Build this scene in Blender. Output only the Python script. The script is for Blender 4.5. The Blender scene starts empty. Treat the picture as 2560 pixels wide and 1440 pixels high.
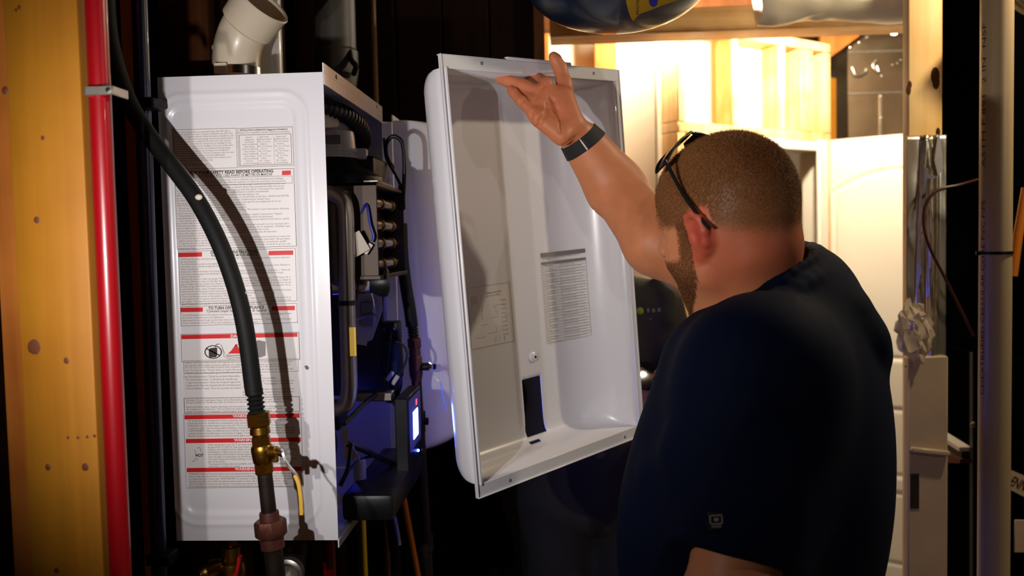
import bpy, bmesh, math, random
import numpy as np
from mathutils import Vector, Matrix, Euler, noise

# ------------------------------------------------------------------ camera
sc = bpy.context.scene
F, CX, CY, EYE = 2216.0, 1280.0, 720.0, 1.6          # focal length and centre in pixels of a 2560 x 1440 frame
CAM = np.array([[0.99832207, 0.01919293, 0.05463226],
                [0.05354746, 0.05309748, -0.99715261],
                [-0.02203911, 0.99840487, 0.05198065]])   # camera axes -> world
cd = bpy.data.cameras.new('camera')
cd.sensor_width = 36.0
cd.lens = F * 36.0 / 2560.0
cd.clip_start = 0.02
cam = bpy.data.objects.new('camera', cd)
sc.collection.objects.link(cam)
m4 = Matrix([list(CAM[0]) + [0], list(CAM[1]) + [0], list(CAM[2]) + [EYE], [0, 0, 0, 1]])
cam.matrix_world = m4
cd.dof.use_dof = True
cd.dof.focus_distance = 1.38
cd.dof.aperture_fstop = 4.0
sc.camera = cam

# ------------------------------------------------------------------ world, lamps, exposure
w = bpy.data.worlds.new('world')
sc.world = w
w.use_nodes = True
w.node_tree.nodes['Background'].inputs[0].default_value = (1.0, 0.85, 0.7, 1)
w.node_tree.nodes['Background'].inputs[1].default_value = 0.002
sc.view_settings.view_transform = 'Standard'
sc.view_settings.look = 'None'
sc.view_settings.gamma = 1.0
sc.view_settings.exposure = 0.0
sc.view_settings.use_curve_mapping = False


def lamp(name, loc, watts, col, r=0.03, aim=None, cone=70):
    """A bulb or fill light, or a torch head when it is aimed at something."""
    ld = bpy.data.lights.new(name, 'SPOT' if aim else 'POINT')
    ld.energy = watts
    ld.color = col
    ld.shadow_soft_size = r
    o = bpy.data.objects.new(name, ld)
    o.location = loc
    if aim:
        ld.spot_size = math.radians(cone)
        ld.spot_blend = 1.0
        o.rotation_euler = (Vector(aim) - Vector(loc)).to_track_quat('-Z', 'Y').to_euler()
    sc.collection.objects.link(o)
    return o


# two heads of a work light held left of the camera, an added fill light off to the right,
# and the bulbs of the lit room (both hang behind the ceiling beam)
lamp('work_light_head', (-0.40, 0.46, 1.58), 18.0, (1.0, 0.95, 0.95), 0.006, (-0.30, 1.32, 1.62), 92)
lamp('work_light_head_second', (-0.48, 0.50, 1.60), 10.0, (1.0, 0.93, 0.91), 0.006, (-0.20, 1.32, 1.64), 112)
lamp('torch', (0.16, -0.15, 1.98), 7, (1.0, 0.90, 0.82), 0.012, (0.02, 1.52, 1.66), 25)
lamp('side_fill', (2.20, 0.0, 2.15), 11, (1.0, 0.90, 0.84), 0.02)  # unseen light, added for a soft shadow inside the cover
lamp('room_bulb', (0.40, 3.30, 2.40), 95, (1.0, 0.87, 0.66), 0.05)
lamp('room_bulb_far', (1.00, 3.18, 2.40), 72, (1.0, 0.88, 0.68), 0.05)
lamp('post_fill', (1.22, 1.72, 2.46), 30, (1.0, 0.84, 0.60), 0.03)  # unseen light added to brighten the post and pipe; no known fixture

# ------------------------------------------------------------------ helpers
COL = sc.collection
rnd = random.Random(7)


def P(px, py, Y):
    """The point of the place that the photograph shows at pixel (px, py), at distance Y."""
    d = CAM @ np.array([(px - CX) / F, -(py - CY) / F, -1.0])
    d = d * (Y / d[1])
    return Vector((d[0], d[1], d[2] + EYE))


def PX(px, py, X):
    d = CAM @ np.array([(px - CX) / F, -(py - CY) / F, -1.0])
    d = d * (X / d[0])
    return Vector((d[0], d[1], d[2] + EYE))


def hit(px, py, o, n):
    d = Vector(CAM @ np.array([(px - CX) / F, -(py - CY) / F, -1.0]))
    c = Vector((0, 0, EYE))
    return c + d * ((o - c).dot(n) / d.dot(n))


def lin(r, g, b):
    f = lambda c: ((c / 255.0) / 12.92) if c <= 10 else (((c / 255.0 + 0.055) / 1.055) ** 2.4)
    return (f(r), f(g), f(b), 1.0)


MATS = {}


def mat(name, col, rough=0.5, metal=0.0, spec=0.5, coat=0.0, emit=None, noise_amt=0.0, noise_scale=20.0, bump=0.0,
        bump_scale=200.0, trans=0.0, sss=0.0, alpha=1.0):
    m = bpy.data.materials.new(name)
    m.use_nodes = True
    nt = m.node_tree
    b = nt.nodes['Principled BSDF']
    b.inputs['Base Color'].default_value = col
    b.inputs['Roughness'].default_value = rough
    b.inputs['Metallic'].default_value = metal
    b.inputs['Specular IOR Level'].default_value = spec
    b.inputs['Coat Weight'].default_value = coat
    b.inputs['Transmission Weight'].default_value = trans
    b.inputs['Alpha'].default_value = alpha
    if sss:
        b.inputs['Subsurface Weight'].default_value = sss
        b.inputs['Subsurface Radius'].default_value = (0.009, 0.003, 0.0015)
        b.inputs['Subsurface Scale'].default_value = 1.0
    if emit:
        b.inputs['Emission Color'].default_value = emit[0]
        b.inputs['Emission Strength'].default_value = emit[1]
    if noise_amt or bump:
        tc = nt.nodes.new('ShaderNodeTexCoord')
    if noise_amt:
        n = nt.nodes.new('ShaderNodeTexNoise')
        n.inputs['Scale'].default_value = noise_scale
        n.inputs['Detail'].default_value = 6
        nt.links.new(tc.outputs['Object'], n.inputs['Vector'])
        r = nt.nodes.new('ShaderNodeValToRGB')
        k0, k1 = 1 - noise_amt, 1 + noise_amt
        r.color_ramp.elements[0].position = 0.3
        r.color_ramp.elements[1].position = 0.7
        r.color_ramp.elements[0].color = (col[0] * k0, col[1] * k0, col[2] * k0, 1)
        r.color_ramp.elements[1].color = (min(1, col[0] * k1), min(1, col[1] * k1), min(1, col[2] * k1), 1)
        nt.links.new(n.outputs['Fac'], r.inputs['Fac'])
        nt.links.new(r.outputs['Color'], b.inputs['Base Color'])
    if bump:
        n2 = nt.nodes.new('ShaderNodeTexNoise')
        n2.inputs['Scale'].default_value = bump_scale
        n2.inputs['Detail'].default_value = 3
        nt.links.new(tc.outputs['Object'], n2.inputs['Vector'])
        bp = nt.nodes.new('ShaderNodeBump')
        bp.inputs['Strength'].default_value = bump
        bp.inputs['Distance'].default_value = 0.002
        nt.links.new(n2.outputs['Fac'], bp.inputs['Height'])
        nt.links.new(bp.outputs['Normal'], b.inputs['Normal'])
    MATS[name] = m
    return m


def wood(name, c0, c1, axis=2, rough=0.55, scale=1.0, spec=0.3):
    """Sawn softwood with grain along one axis."""
    m = bpy.data.materials.new(name)
    m.use_nodes = True
    nt = m.node_tree
    b = nt.nodes['Principled BSDF']
    b.inputs['Roughness'].default_value = rough
    b.inputs['Specular IOR Level'].default_value = spec
    tc = nt.nodes.new('ShaderNodeTexCoord')
    mp = nt.nodes.new('ShaderNodeMapping')
    s = [38 * scale] * 3
    s[axis] = 1.6 * scale
    mp.inputs['Scale'].default_value = s
    nt.links.new(tc.outputs['Object'], mp.inputs['Vector'])
    n = nt.nodes.new('ShaderNodeTexNoise')
    n.inputs['Scale'].default_value = 1.0
    n.inputs['Detail'].default_value = 5
    n.inputs['Distortion'].default_value = 0.6
    nt.links.new(mp.outputs['Vector'], n.inputs['Vector'])
    n3 = nt.nodes.new('ShaderNodeTexNoise')
    n3.inputs['Scale'].default_value = 7.0
    n3.inputs['Detail'].default_value = 3
    nt.links.new(tc.outputs['Object'], n3.inputs['Vector'])
    mx0 = nt.nodes.new('ShaderNodeMath')
    mx0.operation = 'MULTIPLY_ADD'
    mx0.inputs[1].default_value = 0.5
    nt.links.new(n.outputs['Fac'], mx0.inputs[0])
    ml = nt.nodes.new('ShaderNodeMath')
    ml.operation = 'MULTIPLY'
    ml.inputs[1].default_value = 0.5
    nt.links.new(n3.outputs['Fac'], ml.inputs[0])
    nt.links.new(ml.outputs[0], mx0.inputs[2])
    r = nt.nodes.new('ShaderNodeValToRGB')
    r.color_ramp.elements[0].position = 0.36
    r.color_ramp.elements[1].position = 0.60
    r.color_ramp.elements[0].color = c0
    r.color_ramp.elements[1].color = c1
    nt.links.new(mx0.outputs[0], r.inputs['Fac'])
    nt.links.new(r.outputs['Color'], b.inputs['Base Color'])
    bp = nt.nodes.new('ShaderNodeBump')
    bp.inputs['Strength'].default_value = 0.25
    bp.inputs['Distance'].default_value = 0.001
    nt.links.new(n.outputs['Fac'], bp.inputs['Height'])
    nt.links.new(bp.outputs['Normal'], b.inputs['Normal'])
    MATS[name] = m
    return m


# --- mesh building in bmesh ---
def BM():
    return bmesh.new()


def rotmat(rx=0, ry=0, rz=0):
    return Euler((rx, ry, rz)).to_matrix()


def box(bm, lo, hi, bev=0.0, seg=2, R=None, piv=None):
    """Axis-aligned box from corner to corner, optionally bevelled and turned about its pivot."""
    lo, hi = Vector(lo), Vector(hi)
    c = (lo + hi) / 2
    r = bmesh.ops.create_cube(bm, size=1.0)
    vs = r['verts']
    for v in vs:
        v.co = Vector((v.co.x * abs(hi.x - lo.x), v.co.y * abs(hi.y - lo.y), v.co.z * abs(hi.z - lo.z))) + c
    if bev > 0:
        es = list({e for v in vs for e in v.link_edges})
        r2 = bmesh.ops.bevel(bm, geom=es, offset=bev, segments=seg, affect='EDGES', profile=0.5)
        vs = list({v for f in r2['faces'] for v in f.verts} | {v for v in vs if v.is_valid})
    if R is not None:
        p = Vector(piv) if piv is not None else c
        for v in vs:
            v.co = R @ (v.co - p) + p
    return vs


def frame_of(d):
    d = Vector(d).normalized()
    a = Vector((0, 0, 1)) if abs(d.z) < 0.9 else Vector((1, 0, 0))
    x = d.cross(a).normalized()
    return x, d.cross(x).normalized(), d


def smooth_path(pts, n=8):
    """Catmull-Rom through the points."""
    pts = [Vector(p) for p in pts]
    q = [pts[0] * 2 - pts[1]] + pts + [pts[-1] * 2 - pts[-2]]
    out = []
    for i in range(1, len(q) - 2):
        for k in range(n):
            t = k / n
            a, b, c, d = q[i - 1], q[i], q[i + 1], q[i + 2]
            out.append(0.5 * ((2 * b) + (c - a) * t + (2 * a - 5 * b + 4 * c - d) * t * t + (3 * b - a - 3 * c + d) * t ** 3))
    out.append(pts[-1])
    return out


def tube(bm, pts, r, n=14, cap=True, smooth=0):
    """Round tube along a path; r is a number or a list of radii."""
    pts = [Vector(p) for p in pts]
    if smooth:
        rr = r
        pts2 = smooth_path(pts, smooth)
        if isinstance(r, (list, tuple)):
            rr = [r[min(i // smooth, len(r) - 1)] * (1 - (i % smooth) / smooth) + r[min(i // smooth + 1, len(r) - 1)] * ((i % smooth) / smooth) for i in range(len(pts2))]
        pts, r = pts2, rr
    rad = r if isinstance(r, (list, tuple)) else [r] * len(pts)
    rings = []
    x, y, _ = frame_of(pts[1] - pts[0])
    for i, p in enumerate(pts):
        t = (pts[min(i + 1, len(pts) - 1)] - pts[max(i - 1, 0)])
        if t.length < 1e-9:
            t = Vector((0, 0, 1))
        t.normalize()
        x = (x - t * x.dot(t)).normalized()
        y = t.cross(x)
        rings.append([bm.verts.new(p + (x * math.cos(2 * math.pi * k / n) + y * math.sin(2 * math.pi * k / n)) * rad[i]) for k in range(n)])
    for a, b in zip(rings, rings[1:]):
        for k in range(n):
            bm.faces.new((a[k], a[(k + 1) % n], b[(k + 1) % n], b[k]))
    if cap:
        bm.faces.new(rings[0][::-1])
        bm.faces.new(rings[-1])
    return rings


def lathe(bm, prof, o, d, n=28, hexa=False, cap=True, xdir=None):
    """Turn a profile of (distance along the axis, radius) about the axis d through o."""
    o = Vector(o)
    x, y, d = frame_of(d)
    if xdir is not None:
        x = Vector(xdir)
        x = (x - d * x.dot(d)).normalized()
        y = d.cross(x)
    rings = []
    for a, r in prof:
        rings.append([bm.verts.new(o + d * a + (x * math.cos(2 * math.pi * k / n) + y * math.sin(2 * math.pi * k / n)) * r) for k in range(n)])
    for a, b in zip(rings, rings[1:]):
        for k in range(n):
            bm.faces.new((a[k], a[(k + 1) % n], b[(k + 1) % n], b[k]))
    if cap:
        if prof[0][1] > 1e-6:
            bm.faces.new(rings[0][::-1])
        if prof[-1][1] > 1e-6:
            bm.faces.new(rings[-1])
    return rings


def ball(bm, c, r, seg=16):
    M = Matrix.Translation(Vector(c))
    if isinstance(r, (tuple, list)):
        M = M @ Matrix.Diagonal((r[0], r[1], r[2], 1))
        return bmesh.ops.create_uvsphere(bm, u_segments=seg, v_segments=seg // 2 + 2, radius=1.0, matrix=M)['verts']
    return bmesh.ops.create_uvsphere(bm, u_segments=seg, v_segments=seg // 2 + 2, radius=r, matrix=M)['verts']


def slab(bm, quad, t):
    """A quad (four points) given thickness t along its normal."""
    q = [Vector(p) for p in quad]
    n = (q[1] - q[0]).cross(q[2] - q[0]).normalized() * t
    a = [bm.verts.new(p) for p in q]
    b = [bm.verts.new(p + n) for p in q]
    bm.faces.new(a[::-1])
    bm.faces.new(b)
    k = len(q)
    for i in range(k):
        bm.faces.new((a[i], a[(i + 1) % k], b[(i + 1) % k], b[i]))


def prism(bm, poly, n):
    """Polygon (list of points) extruded by vector n."""
    a = [bm.verts.new(Vector(p)) for p in poly]
    b = [bm.verts.new(Vector(p) + Vector(n)) for p in poly]
    k = len(a)
    bm.faces.new(a[::-1])
    bm.faces.new(b)
    for i in range(k):
        bm.faces.new((a[i], a[(i + 1) % k], b[(i + 1) % k], b[i]))


def finish(me, angle=38):
    bm = bmesh.new()
    bm.from_mesh(me)
    bmesh.ops.recalc_face_normals(bm, faces=bm.faces)
    ca = math.radians(angle)
    for e in bm.edges:
        e.smooth = not (len(e.link_faces) == 2 and e.calc_face_angle(0) > ca)
    for f in bm.faces:
        f.smooth = True
    bm.to_mesh(me)
    bm.free()


def obj(name, bm, m, parent=None, local=False, smooth=True, angle=38):
    """Link a bmesh as one mesh object; points are given in the room's frame unless local."""
    me = bpy.data.meshes.new(name)
    bm.to_mesh(me)
    bm.free()
    if smooth:
        finish(me, angle)
    for mm in (m if isinstance(m, (list, tuple)) else [m]):
        me.materials.append(MATS[mm] if isinstance(mm, str) else mm)
    o = bpy.data.objects.new(name, me)
    COL.objects.link(o)
    if parent is not None:
        o.parent = parent
        if not local:
            me.transform(WORLD[parent.name].inverted())
        WORLD[o.name] = WORLD[parent.name].copy()
    else:
        WORLD[o.name] = Matrix.Identity(4)
        if not local:      # a thing that is one mesh gets its origin at the middle of its base
            co = np.array([v.co[:] for v in me.vertices])
            c = Vector(((co[:, 0].min() + co[:, 0].max()) / 2, (co[:, 1].min() + co[:, 1].max()) / 2, co[:, 2].min()))
            me.transform(Matrix.Translation(-c))
            o.location = c
            WORLD[o.name] = Matrix.Translation(c)
    return o


WORLD = {}


def thing(name, label, cat, loc=(0, 0, 0), M=None, group=None):
    o = bpy.data.objects.new(name, None)
    o.empty_display_size = 0.05
    COL.objects.link(o)
    M = M if M is not None else Matrix.Translation(Vector(loc))
    o.matrix_world = M
    WORLD[o.name] = M.copy()
    tag(o, label, cat, group)
    return o


def tag(o, label=None, cat=None, group=None, kind=None):
    if label:
        o['label'] = label
    if cat:
        o['category'] = cat
    if group:
        o['group'] = group
    if kind:
        o['kind'] = kind
    return o


def struct(name, bm, m, label=None, smooth=True):
    o = obj(name, bm, m, smooth=smooth)
    o['kind'] = 'structure'
    if label:
        o['label'] = label
    return o


def text_mesh(body, size, align='LEFT', bold=0.0, shear=0.0, spacing=1.0, width=None, line=1.0, res=2):
    """Lettering as a flat mesh in its own plane (x right, y up), origin at the left of the first baseline."""
    cu = bpy.data.curves.new('lettering', 'FONT')
    cu.body = body
    cu.size = size
    cu.align_x = align
    cu.shear = shear
    cu.offset = bold
    cu.space_character = spacing
    cu.space_line = line
    cu.resolution_u = res
    o = bpy.data.objects.new('lettering', cu)
    COL.objects.link(o)
    dg = bpy.context.evaluated_depsgraph_get()
    me = bpy.data.meshes.new_from_object(o.evaluated_get(dg))
    bpy.data.objects.remove(o)
    bpy.data.curves.remove(cu)
    if width:
        xs = [v.co.x for v in me.vertices]
        if xs:
            wd = max(xs) - min(xs)
            x0 = min(xs)
            k = width / max(wd, 1e-6)
            for v in me.vertices:
                v.co.x = (v.co.x - x0) * k
    return me

# ------------------------------------------------------------------ materials
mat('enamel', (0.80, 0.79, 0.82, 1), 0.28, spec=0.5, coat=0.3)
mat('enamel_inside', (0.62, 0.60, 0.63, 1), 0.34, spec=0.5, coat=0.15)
mat('label_paper', (0.80, 0.77, 0.75, 1), 0.45)
mat('print_black', (0.03, 0.022, 0.02, 1), 0.6)
mat('print_brown', (0.16, 0.10, 0.07, 1), 0.6)
mat('print_red', lin(214, 20, 26), 0.5)
mat('print_grey', (0.22, 0.21, 0.20, 1), 0.5)
mat('print_white', (0.85, 0.83, 0.80, 1), 0.5)
mat('print_faint', (0.30, 0.28, 0.27, 1), 0.6)
wood('pine', (0.30, 0.108, 0.004, 1), (0.375, 0.150, 0.008, 1), 2)
wood('pine_y', lin(196, 128, 34), lin(222, 160, 62), 1)
wood('pine_x', lin(212, 150, 76), lin(232, 184, 112), 0)
wood('pine_pale', lin(214, 160, 98), lin(236, 202, 150), 2)
wood('pine_orange', lin(150, 80, 22), lin(182, 108, 38), 2)
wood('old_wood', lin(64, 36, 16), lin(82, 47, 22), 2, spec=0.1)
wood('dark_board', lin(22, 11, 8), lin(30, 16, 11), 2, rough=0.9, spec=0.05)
wood('beam_wood', lin(206, 152, 88), lin(240, 200, 140), 0)
wood('pine_post', lin(232, 178, 96), lin(250, 212, 144), 2)
mat('knot', lin(96, 48, 14), 0.6)
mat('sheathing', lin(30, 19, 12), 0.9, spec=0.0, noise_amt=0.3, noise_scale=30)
mat('concrete', lin(150, 138, 122), 0.9, noise_amt=0.2, noise_scale=12, bump=0.3, bump_scale=60)
mat('ceiling_board', lin(60, 40, 26), 0.9, noise_amt=0.25, noise_scale=15)
mat('drywall', lin(232, 222, 200), 0.9, noise_amt=0.04, noise_scale=8)
mat('door_paint', lin(238, 230, 212), 0.45)
mat('pex_red', lin(138, 5, 15), 0.32, coat=0.2)
mat('pex_blue', lin(10, 22, 70), 0.32, coat=0.2)
mat('rubber_black', (0.006, 0.006, 0.006, 1), 0.6, spec=0.18)
mat('plastic_black', (0.006, 0.006, 0.007, 1), 0.4, spec=0.3)
mat('cable_black', (0.010, 0.010, 0.011, 1), 0.42)
mat('brass', lin(150, 112, 44), 0.34, metal=1.0, noise_amt=0.15, noise_scale=60, bump=0.1, bump_scale=300)
mat('black_iron', lin(52, 42, 36), 0.5, metal=0.7, noise_amt=0.35, noise_scale=40, bump=0.15, bump_scale=200)
mat('union_iron', lin(92, 52, 40), 0.55, metal=0.5, noise_amt=0.3, noise_scale=50, bump=0.2, bump_scale=200)
mat('steel', lin(200, 196, 188), 0.22, metal=1.0)
mat('steel_dull', lin(170, 160, 146), 0.36, metal=1.0)
mat('galvanised', lin(186, 180, 168), 0.38, metal=0.9, noise_amt=0.1, noise_scale=50)
mat('duct_cloth', lin(236, 226, 196), 0.4, metal=0.25, noise_amt=0.06, noise_scale=6)
mat('duct_foil', lin(206, 196, 172), 0.26, metal=0.85, noise_amt=0.08, noise_scale=6, bump=0.5, bump_scale=9)
mat('duct_dark', lin(150, 130, 104), 0.42, metal=1.0, noise_amt=0.15, noise_scale=8, bump=0.25, bump_scale=7)
mat('pvc', lin(222, 208, 182), 0.32, coat=0.1)
mat('pvc_white', lin(226, 222, 214), 0.32, coat=0.1)
mat('pvc_tan', lin(205, 178, 136), 0.35)
mat('steel_brown', lin(58, 46, 35), 0.5, metal=0.5)
mat('pvc_shaded', lin(70, 64, 56), 0.5)  # vent plastic with the shade behind the elbow put into its colour
mat('steel_dark', lin(84, 74, 62), 0.3, metal=1.0)
mat('yellow_vinyl', lin(224, 178, 64), 0.4)
mat('yellow_tag', lin(212, 168, 20), 0.5)
mat('red_vinyl', lin(196, 20, 28), 0.4)
mat('blue_tank', lin(7, 32, 56), 0.34, coat=0.4)
mat('tank_label', lin(168, 132, 10), 0.5)
mat('tank_mark', lin(22, 40, 150), 0.5)
mat('wire_white', lin(200, 190, 180), 0.5)
mat('wire_blue', lin(24, 28, 130), 0.4)
mat('wire_copper', lin(72, 34, 20), 0.4)
mat('led_blue', (0.02, 0.04, 0.4, 1), 0.4, emit=((0.05, 0.10, 1.0, 1), 150))
mat('led_white', (0.3, 0.4, 0.9, 1), 0.4, emit=((0.16, 0.30, 1.0, 1), 40))
mat('led_inside', (0.02, 0.03, 0.4, 1), 0.4, emit=((0.06, 0.06, 1.0, 1), 55))
mat('led_red', (0.5, 0.02, 0.02, 1), 0.4, emit=((1.0, 0.04, 0.06, 1), 4))
mat('furnace_black', (0.0012, 0.0012, 0.0012, 1), 0.8, spec=0.0, metal=0.0, noise_amt=0.2, noise_scale=8)
mat('furnace_panel', lin(34, 31, 29), 0.4, metal=0.3)
mat('wrap_plastic', lin(224, 204, 176), 0.15, spec=0.7, noise_amt=0.1, noise_scale=40, alpha=0.72)
mat('casing_tan', lin(196, 172, 138), 0.4, noise_amt=0.08, noise_scale=10)
mat('skin', lin(214, 146, 112), 0.5, spec=0.4, sss=0.12)
mat('nail', lin(224, 168, 146), 0.3)
mat('hair_blond', lin(152, 100, 54), 0.5, spec=0.35)
mat('beard_brown', lin(136, 86, 48), 0.55, spec=0.3)
mat('polo_navy', lin(3, 13, 38), 0.8, spec=0.12, bump=0.12, bump_scale=900)
mat('trouser_dark', lin(30, 28, 28), 0.85, noise_amt=0.1)
mat('shirt_charcoal', lin(52, 48, 46), 0.85, spec=0.2, bump=0.3, bump_scale=700)
mat('shoe_dark', lin(26, 24, 22), 0.6)
mat('patch_black', (0.008, 0.008, 0.010, 1), 0.6)
mat('patch_grey', lin(150, 146, 142), 0.5)
mat('strap_black', (0.012, 0.012, 0.014, 1), 0.7, bump=0.3, bump_scale=1200)
mat('strap_bar', lin(214, 196, 170), 0.3)
mat('lens_dark', (0.03, 0.022, 0.012, 1), 0.06, spec=0.8, trans=0.55)
mat('logo_green', lin(150, 170, 40), 0.6)
mat('logo_grey', lin(120, 122, 118), 0.6)
mat('phone_black', (0.006, 0.006, 0.007, 1), 0.15)
mat('tape_orange', lin(214, 120, 20), 0.5)
mat('tape_blue', lin(70, 110, 200), 0.4)
mat('sticker_dark', lin(40, 28, 24), 0.4, noise_amt=0.4, noise_scale=60)
mat('card_cream', lin(196, 186, 170), 0.55)

# ------------------------------------------------------------------ the setting
bm = BM(); box(bm, (-1.2, -2.2, -0.1), (4.2, 6.6, 0.0)); struct('floor', bm, 'concrete', smooth=False)
bm = BM(); box(bm, (-1.2, -2.2, 2.62), (4.2, 6.6, 2.70)); CEIL = struct('ceiling', bm, 'ceiling_board', smooth=False)
for k in range(12):                                   # joists over the room
    y0 = -1.9 + 0.61 * k
    if 1.1 < y0 < 1.8:
        continue
    bm = BM(); box(bm, (-0.70, y0, 2.44), (2.2, y0 + 0.038, 2.62), 0.002, 1)
    obj('joist', bm, 'old_wood', CEIL, smooth=False)

WX0, WX1 = -0.694, -0.604                              # the open stud wall that carries the heaters
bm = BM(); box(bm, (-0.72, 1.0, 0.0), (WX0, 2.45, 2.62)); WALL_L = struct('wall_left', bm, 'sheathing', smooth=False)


def knots(pts, Y, parent):
    for px, py, r in pts:
        c = P(px, py, Y)
        b = BM()
        lathe(b, [(0, r), (0.0006, r * 0.8), (0.0008, r * 0.3)], c + Vector((0, 0.0004, 0)), (0, -1, 0), 10)
        for v in b.verts:
            v.co.z = c.z + (v.co.z - c.z) * (1.0 + 0.35 * rnd.random())
        obj('knot', b, 'knot', parent)


SY = 1.02
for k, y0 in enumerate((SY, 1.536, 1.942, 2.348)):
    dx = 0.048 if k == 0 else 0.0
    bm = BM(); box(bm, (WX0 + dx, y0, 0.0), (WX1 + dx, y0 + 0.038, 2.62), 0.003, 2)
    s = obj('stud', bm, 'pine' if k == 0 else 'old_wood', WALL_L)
    if k == 0:
        s['label'] = 'bright pine stud with small knots'
        knots([(40, 25, .0022), (48, 18, .0025), (12, 226, .004), (107, 345, .0028), (92, 550, .0045), (85, 868, .0095), (166, 902, .004),
               (120, 1168, .004), (213, 1168, .005), (170, 1094, .002), (195, 1094, .002), (218, 1092, .002), (236, 1090, .002), (142, 1426, .004)], SY, WALL_L)
bm = BM(); box(bm, (WX0 - .02, 1.062, 0.0), (WX0 + .075, 1.10, 2.62), 0.003, 1); obj('stud', bm, 'pine_orange', WALL_L)
# plates and blocking of that wall
bm = BM(); box(bm, (WX0, 1.0, 0.0), (WX1, 2.42, 0.038), 0.002, 1); obj('bottom_plate', bm, 'old_wood', WALL_L)
bm = BM(); box(bm, (WX0, 1.0, 2.58), (WX1, 2.42, 2.62), 0.002, 1); obj('top_plate', bm, 'old_wood', WALL_L)
bm = BM(); box(bm, (WX0 + .002, 1.395, 0.04), (WX0 + .03, 1.42, 2.58), 0.002, 1); obj('furring_strip', bm, 'pine_orange', WALL_L)

# dark wooden partition behind the heaters, with its boards
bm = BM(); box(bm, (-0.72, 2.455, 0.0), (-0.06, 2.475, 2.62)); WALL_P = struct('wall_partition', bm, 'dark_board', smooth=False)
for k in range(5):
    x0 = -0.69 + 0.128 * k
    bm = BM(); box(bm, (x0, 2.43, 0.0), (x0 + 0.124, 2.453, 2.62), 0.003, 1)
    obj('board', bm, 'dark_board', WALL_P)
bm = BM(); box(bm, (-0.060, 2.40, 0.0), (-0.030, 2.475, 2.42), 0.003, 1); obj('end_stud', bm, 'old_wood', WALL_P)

# lit drywall at the back, with bare studs standing in front of it
WB = 3.75
bm = BM(); box(bm, (-0.72, WB, 0.0), (0.56, WB + 0.013, 2.62)); WALL_B = struct('wall_back', bm, 'drywall', smooth=False)


def stud_px(px0, px1, Y, depth, m, parent, z0=0.0, z1=2.62, name='stud'):
    a = P(px0, 600, Y).x
    b = P(px1, 600, Y).x
    q = BM(); box(q, (a, Y, z0), (b, Y + depth, z1), 0.003, 1)
    return obj(name, q, m, parent)


stud_px(1494, 1548, 3.62, 0.038, 'pine_orange', WALL_B)
stud_px(1658, 1698, 3.60, 0.038, 'pine_orange', WALL_B)
stud_px(1380 - 24, 1382, 3.66, 0.088, 'pine_orange', WALL_B)
bm = BM(); tube(bm, [P(1664, 86, 3.57), P(1672, 110, 3.57), P(1687, 150, 3.57), P(1688, 420, 3.57), P(1688, 1100, 3.57)], 0.009, 10, smooth=4)
o = obj('conduit', bm, 'pvc_white', WALL_B); o['label'] = 'thin white conduit with a bend'

# framed partition with a door opening, running away to the right
A0, A1 = P(1700, 600, 3.26), P(2078, 600, 3.80)
A0.z = A1.z = 0
PD = (A1 - A0).normalized()
PN = Vector((PD.y, -PD.x, 0))                          # towards the camera
PLEN = (A1 - A0).length


def pbox(s0, s1, z0, z1, d0, d1, m, name, parent, bev=0.003):
    """A piece of the partition: from s0 to s1 along it, z0 to z1 high, d0 to d1 behind its face."""
    q = BM(); vs = box(q, (s0, d0, z0), (s1, d1, z1), bev, 1)
    for v in q.verts:
        p = A0 + PD * v.co.x - PN * v.co.y
        v.co = Vector((p.x, p.y, v.co.z))
    return obj(name, q, m, parent)


def s_of(px):
    """How far along the partition's face a pixel column lies."""
    lo_, hi_ = 0.0, PLEN
    d = CAM @ np.array([(px - CX) / F, 0.1, -1.0])
    for _ in range(40):
        m_ = (lo_ + hi_) / 2
        p = A0 + PD * m_
        if p.x / p.y < d[0] / d[1]:
            lo_ = m_
        else:
            hi_ = m_
    return lo_


q = BM(); box(q, (-0.02, 0.089, 2.0), (PLEN + 0.0, 0.102, 2.40))
box(q, (-0.02, 0.089, 0.0), (0.10, 0.102, 2.0))
for v in q.verts:
    p = A0 + PD * v.co.x - PN * v.co.y
    v.co = Vector((p.x, p.y, v.co.z))
WALL_D = struct('wall_door', q, 'drywall', smooth=False)
pbox(0.0, PLEN, 2.355, 2.393, 0.0, 0.089, 'pine_pale', 'top_plate', WALL_D)
pbox(0.0, PLEN, 1.985, 2.023, 0.0, 0.089, 'pine_pale', 'header', WALL_D)
for s0 in (0.0, s_of(1832), s_of(1950), s_of(2003), s_of(2003) + 0.040, PLEN - 0.038):
    pbox(s0, s0 + 0.038, 2.023, 2.355, 0.0, 0.089, 'pine_pale', 'stud', WALL_D)
pbox(0.0, 0.038, 0.0, 1.985, 0.0, 0.089, 'pine_pale', 'stud', WALL_D)
pbox(0.045, 0.083, 0.0, 1.985, 0.0, 0.089, 'pine_pale', 'stud', WALL_D)
pbox(PLEN - 0.038, PLEN, 0.0, 1.985, 0.0, 0.089, 'pine_pale', 'stud', WALL_D)
pbox(PLEN + 0.02, PLEN + 0.11, 0.0, 2.27, 0.05, 0.088, 'pine', 'stud', WALL_D)
pbox(0.10, PLEN - 0.04, 1.945, 1.983, -0.012, 0.10, 'door_paint', 'door_jamb', WALL_D)
pbox(PLEN - 0.06, PLEN - 0.04, 0.0, 1.945, -0.012, 0.10, 'door_paint', 'door_jamb', WALL_D)
pbox(PLEN - 0.115, PLEN - 0.055, 0.0, 1.99, -0.028, -0.012, 'door_paint', 'door_casing', WALL_D)

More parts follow.
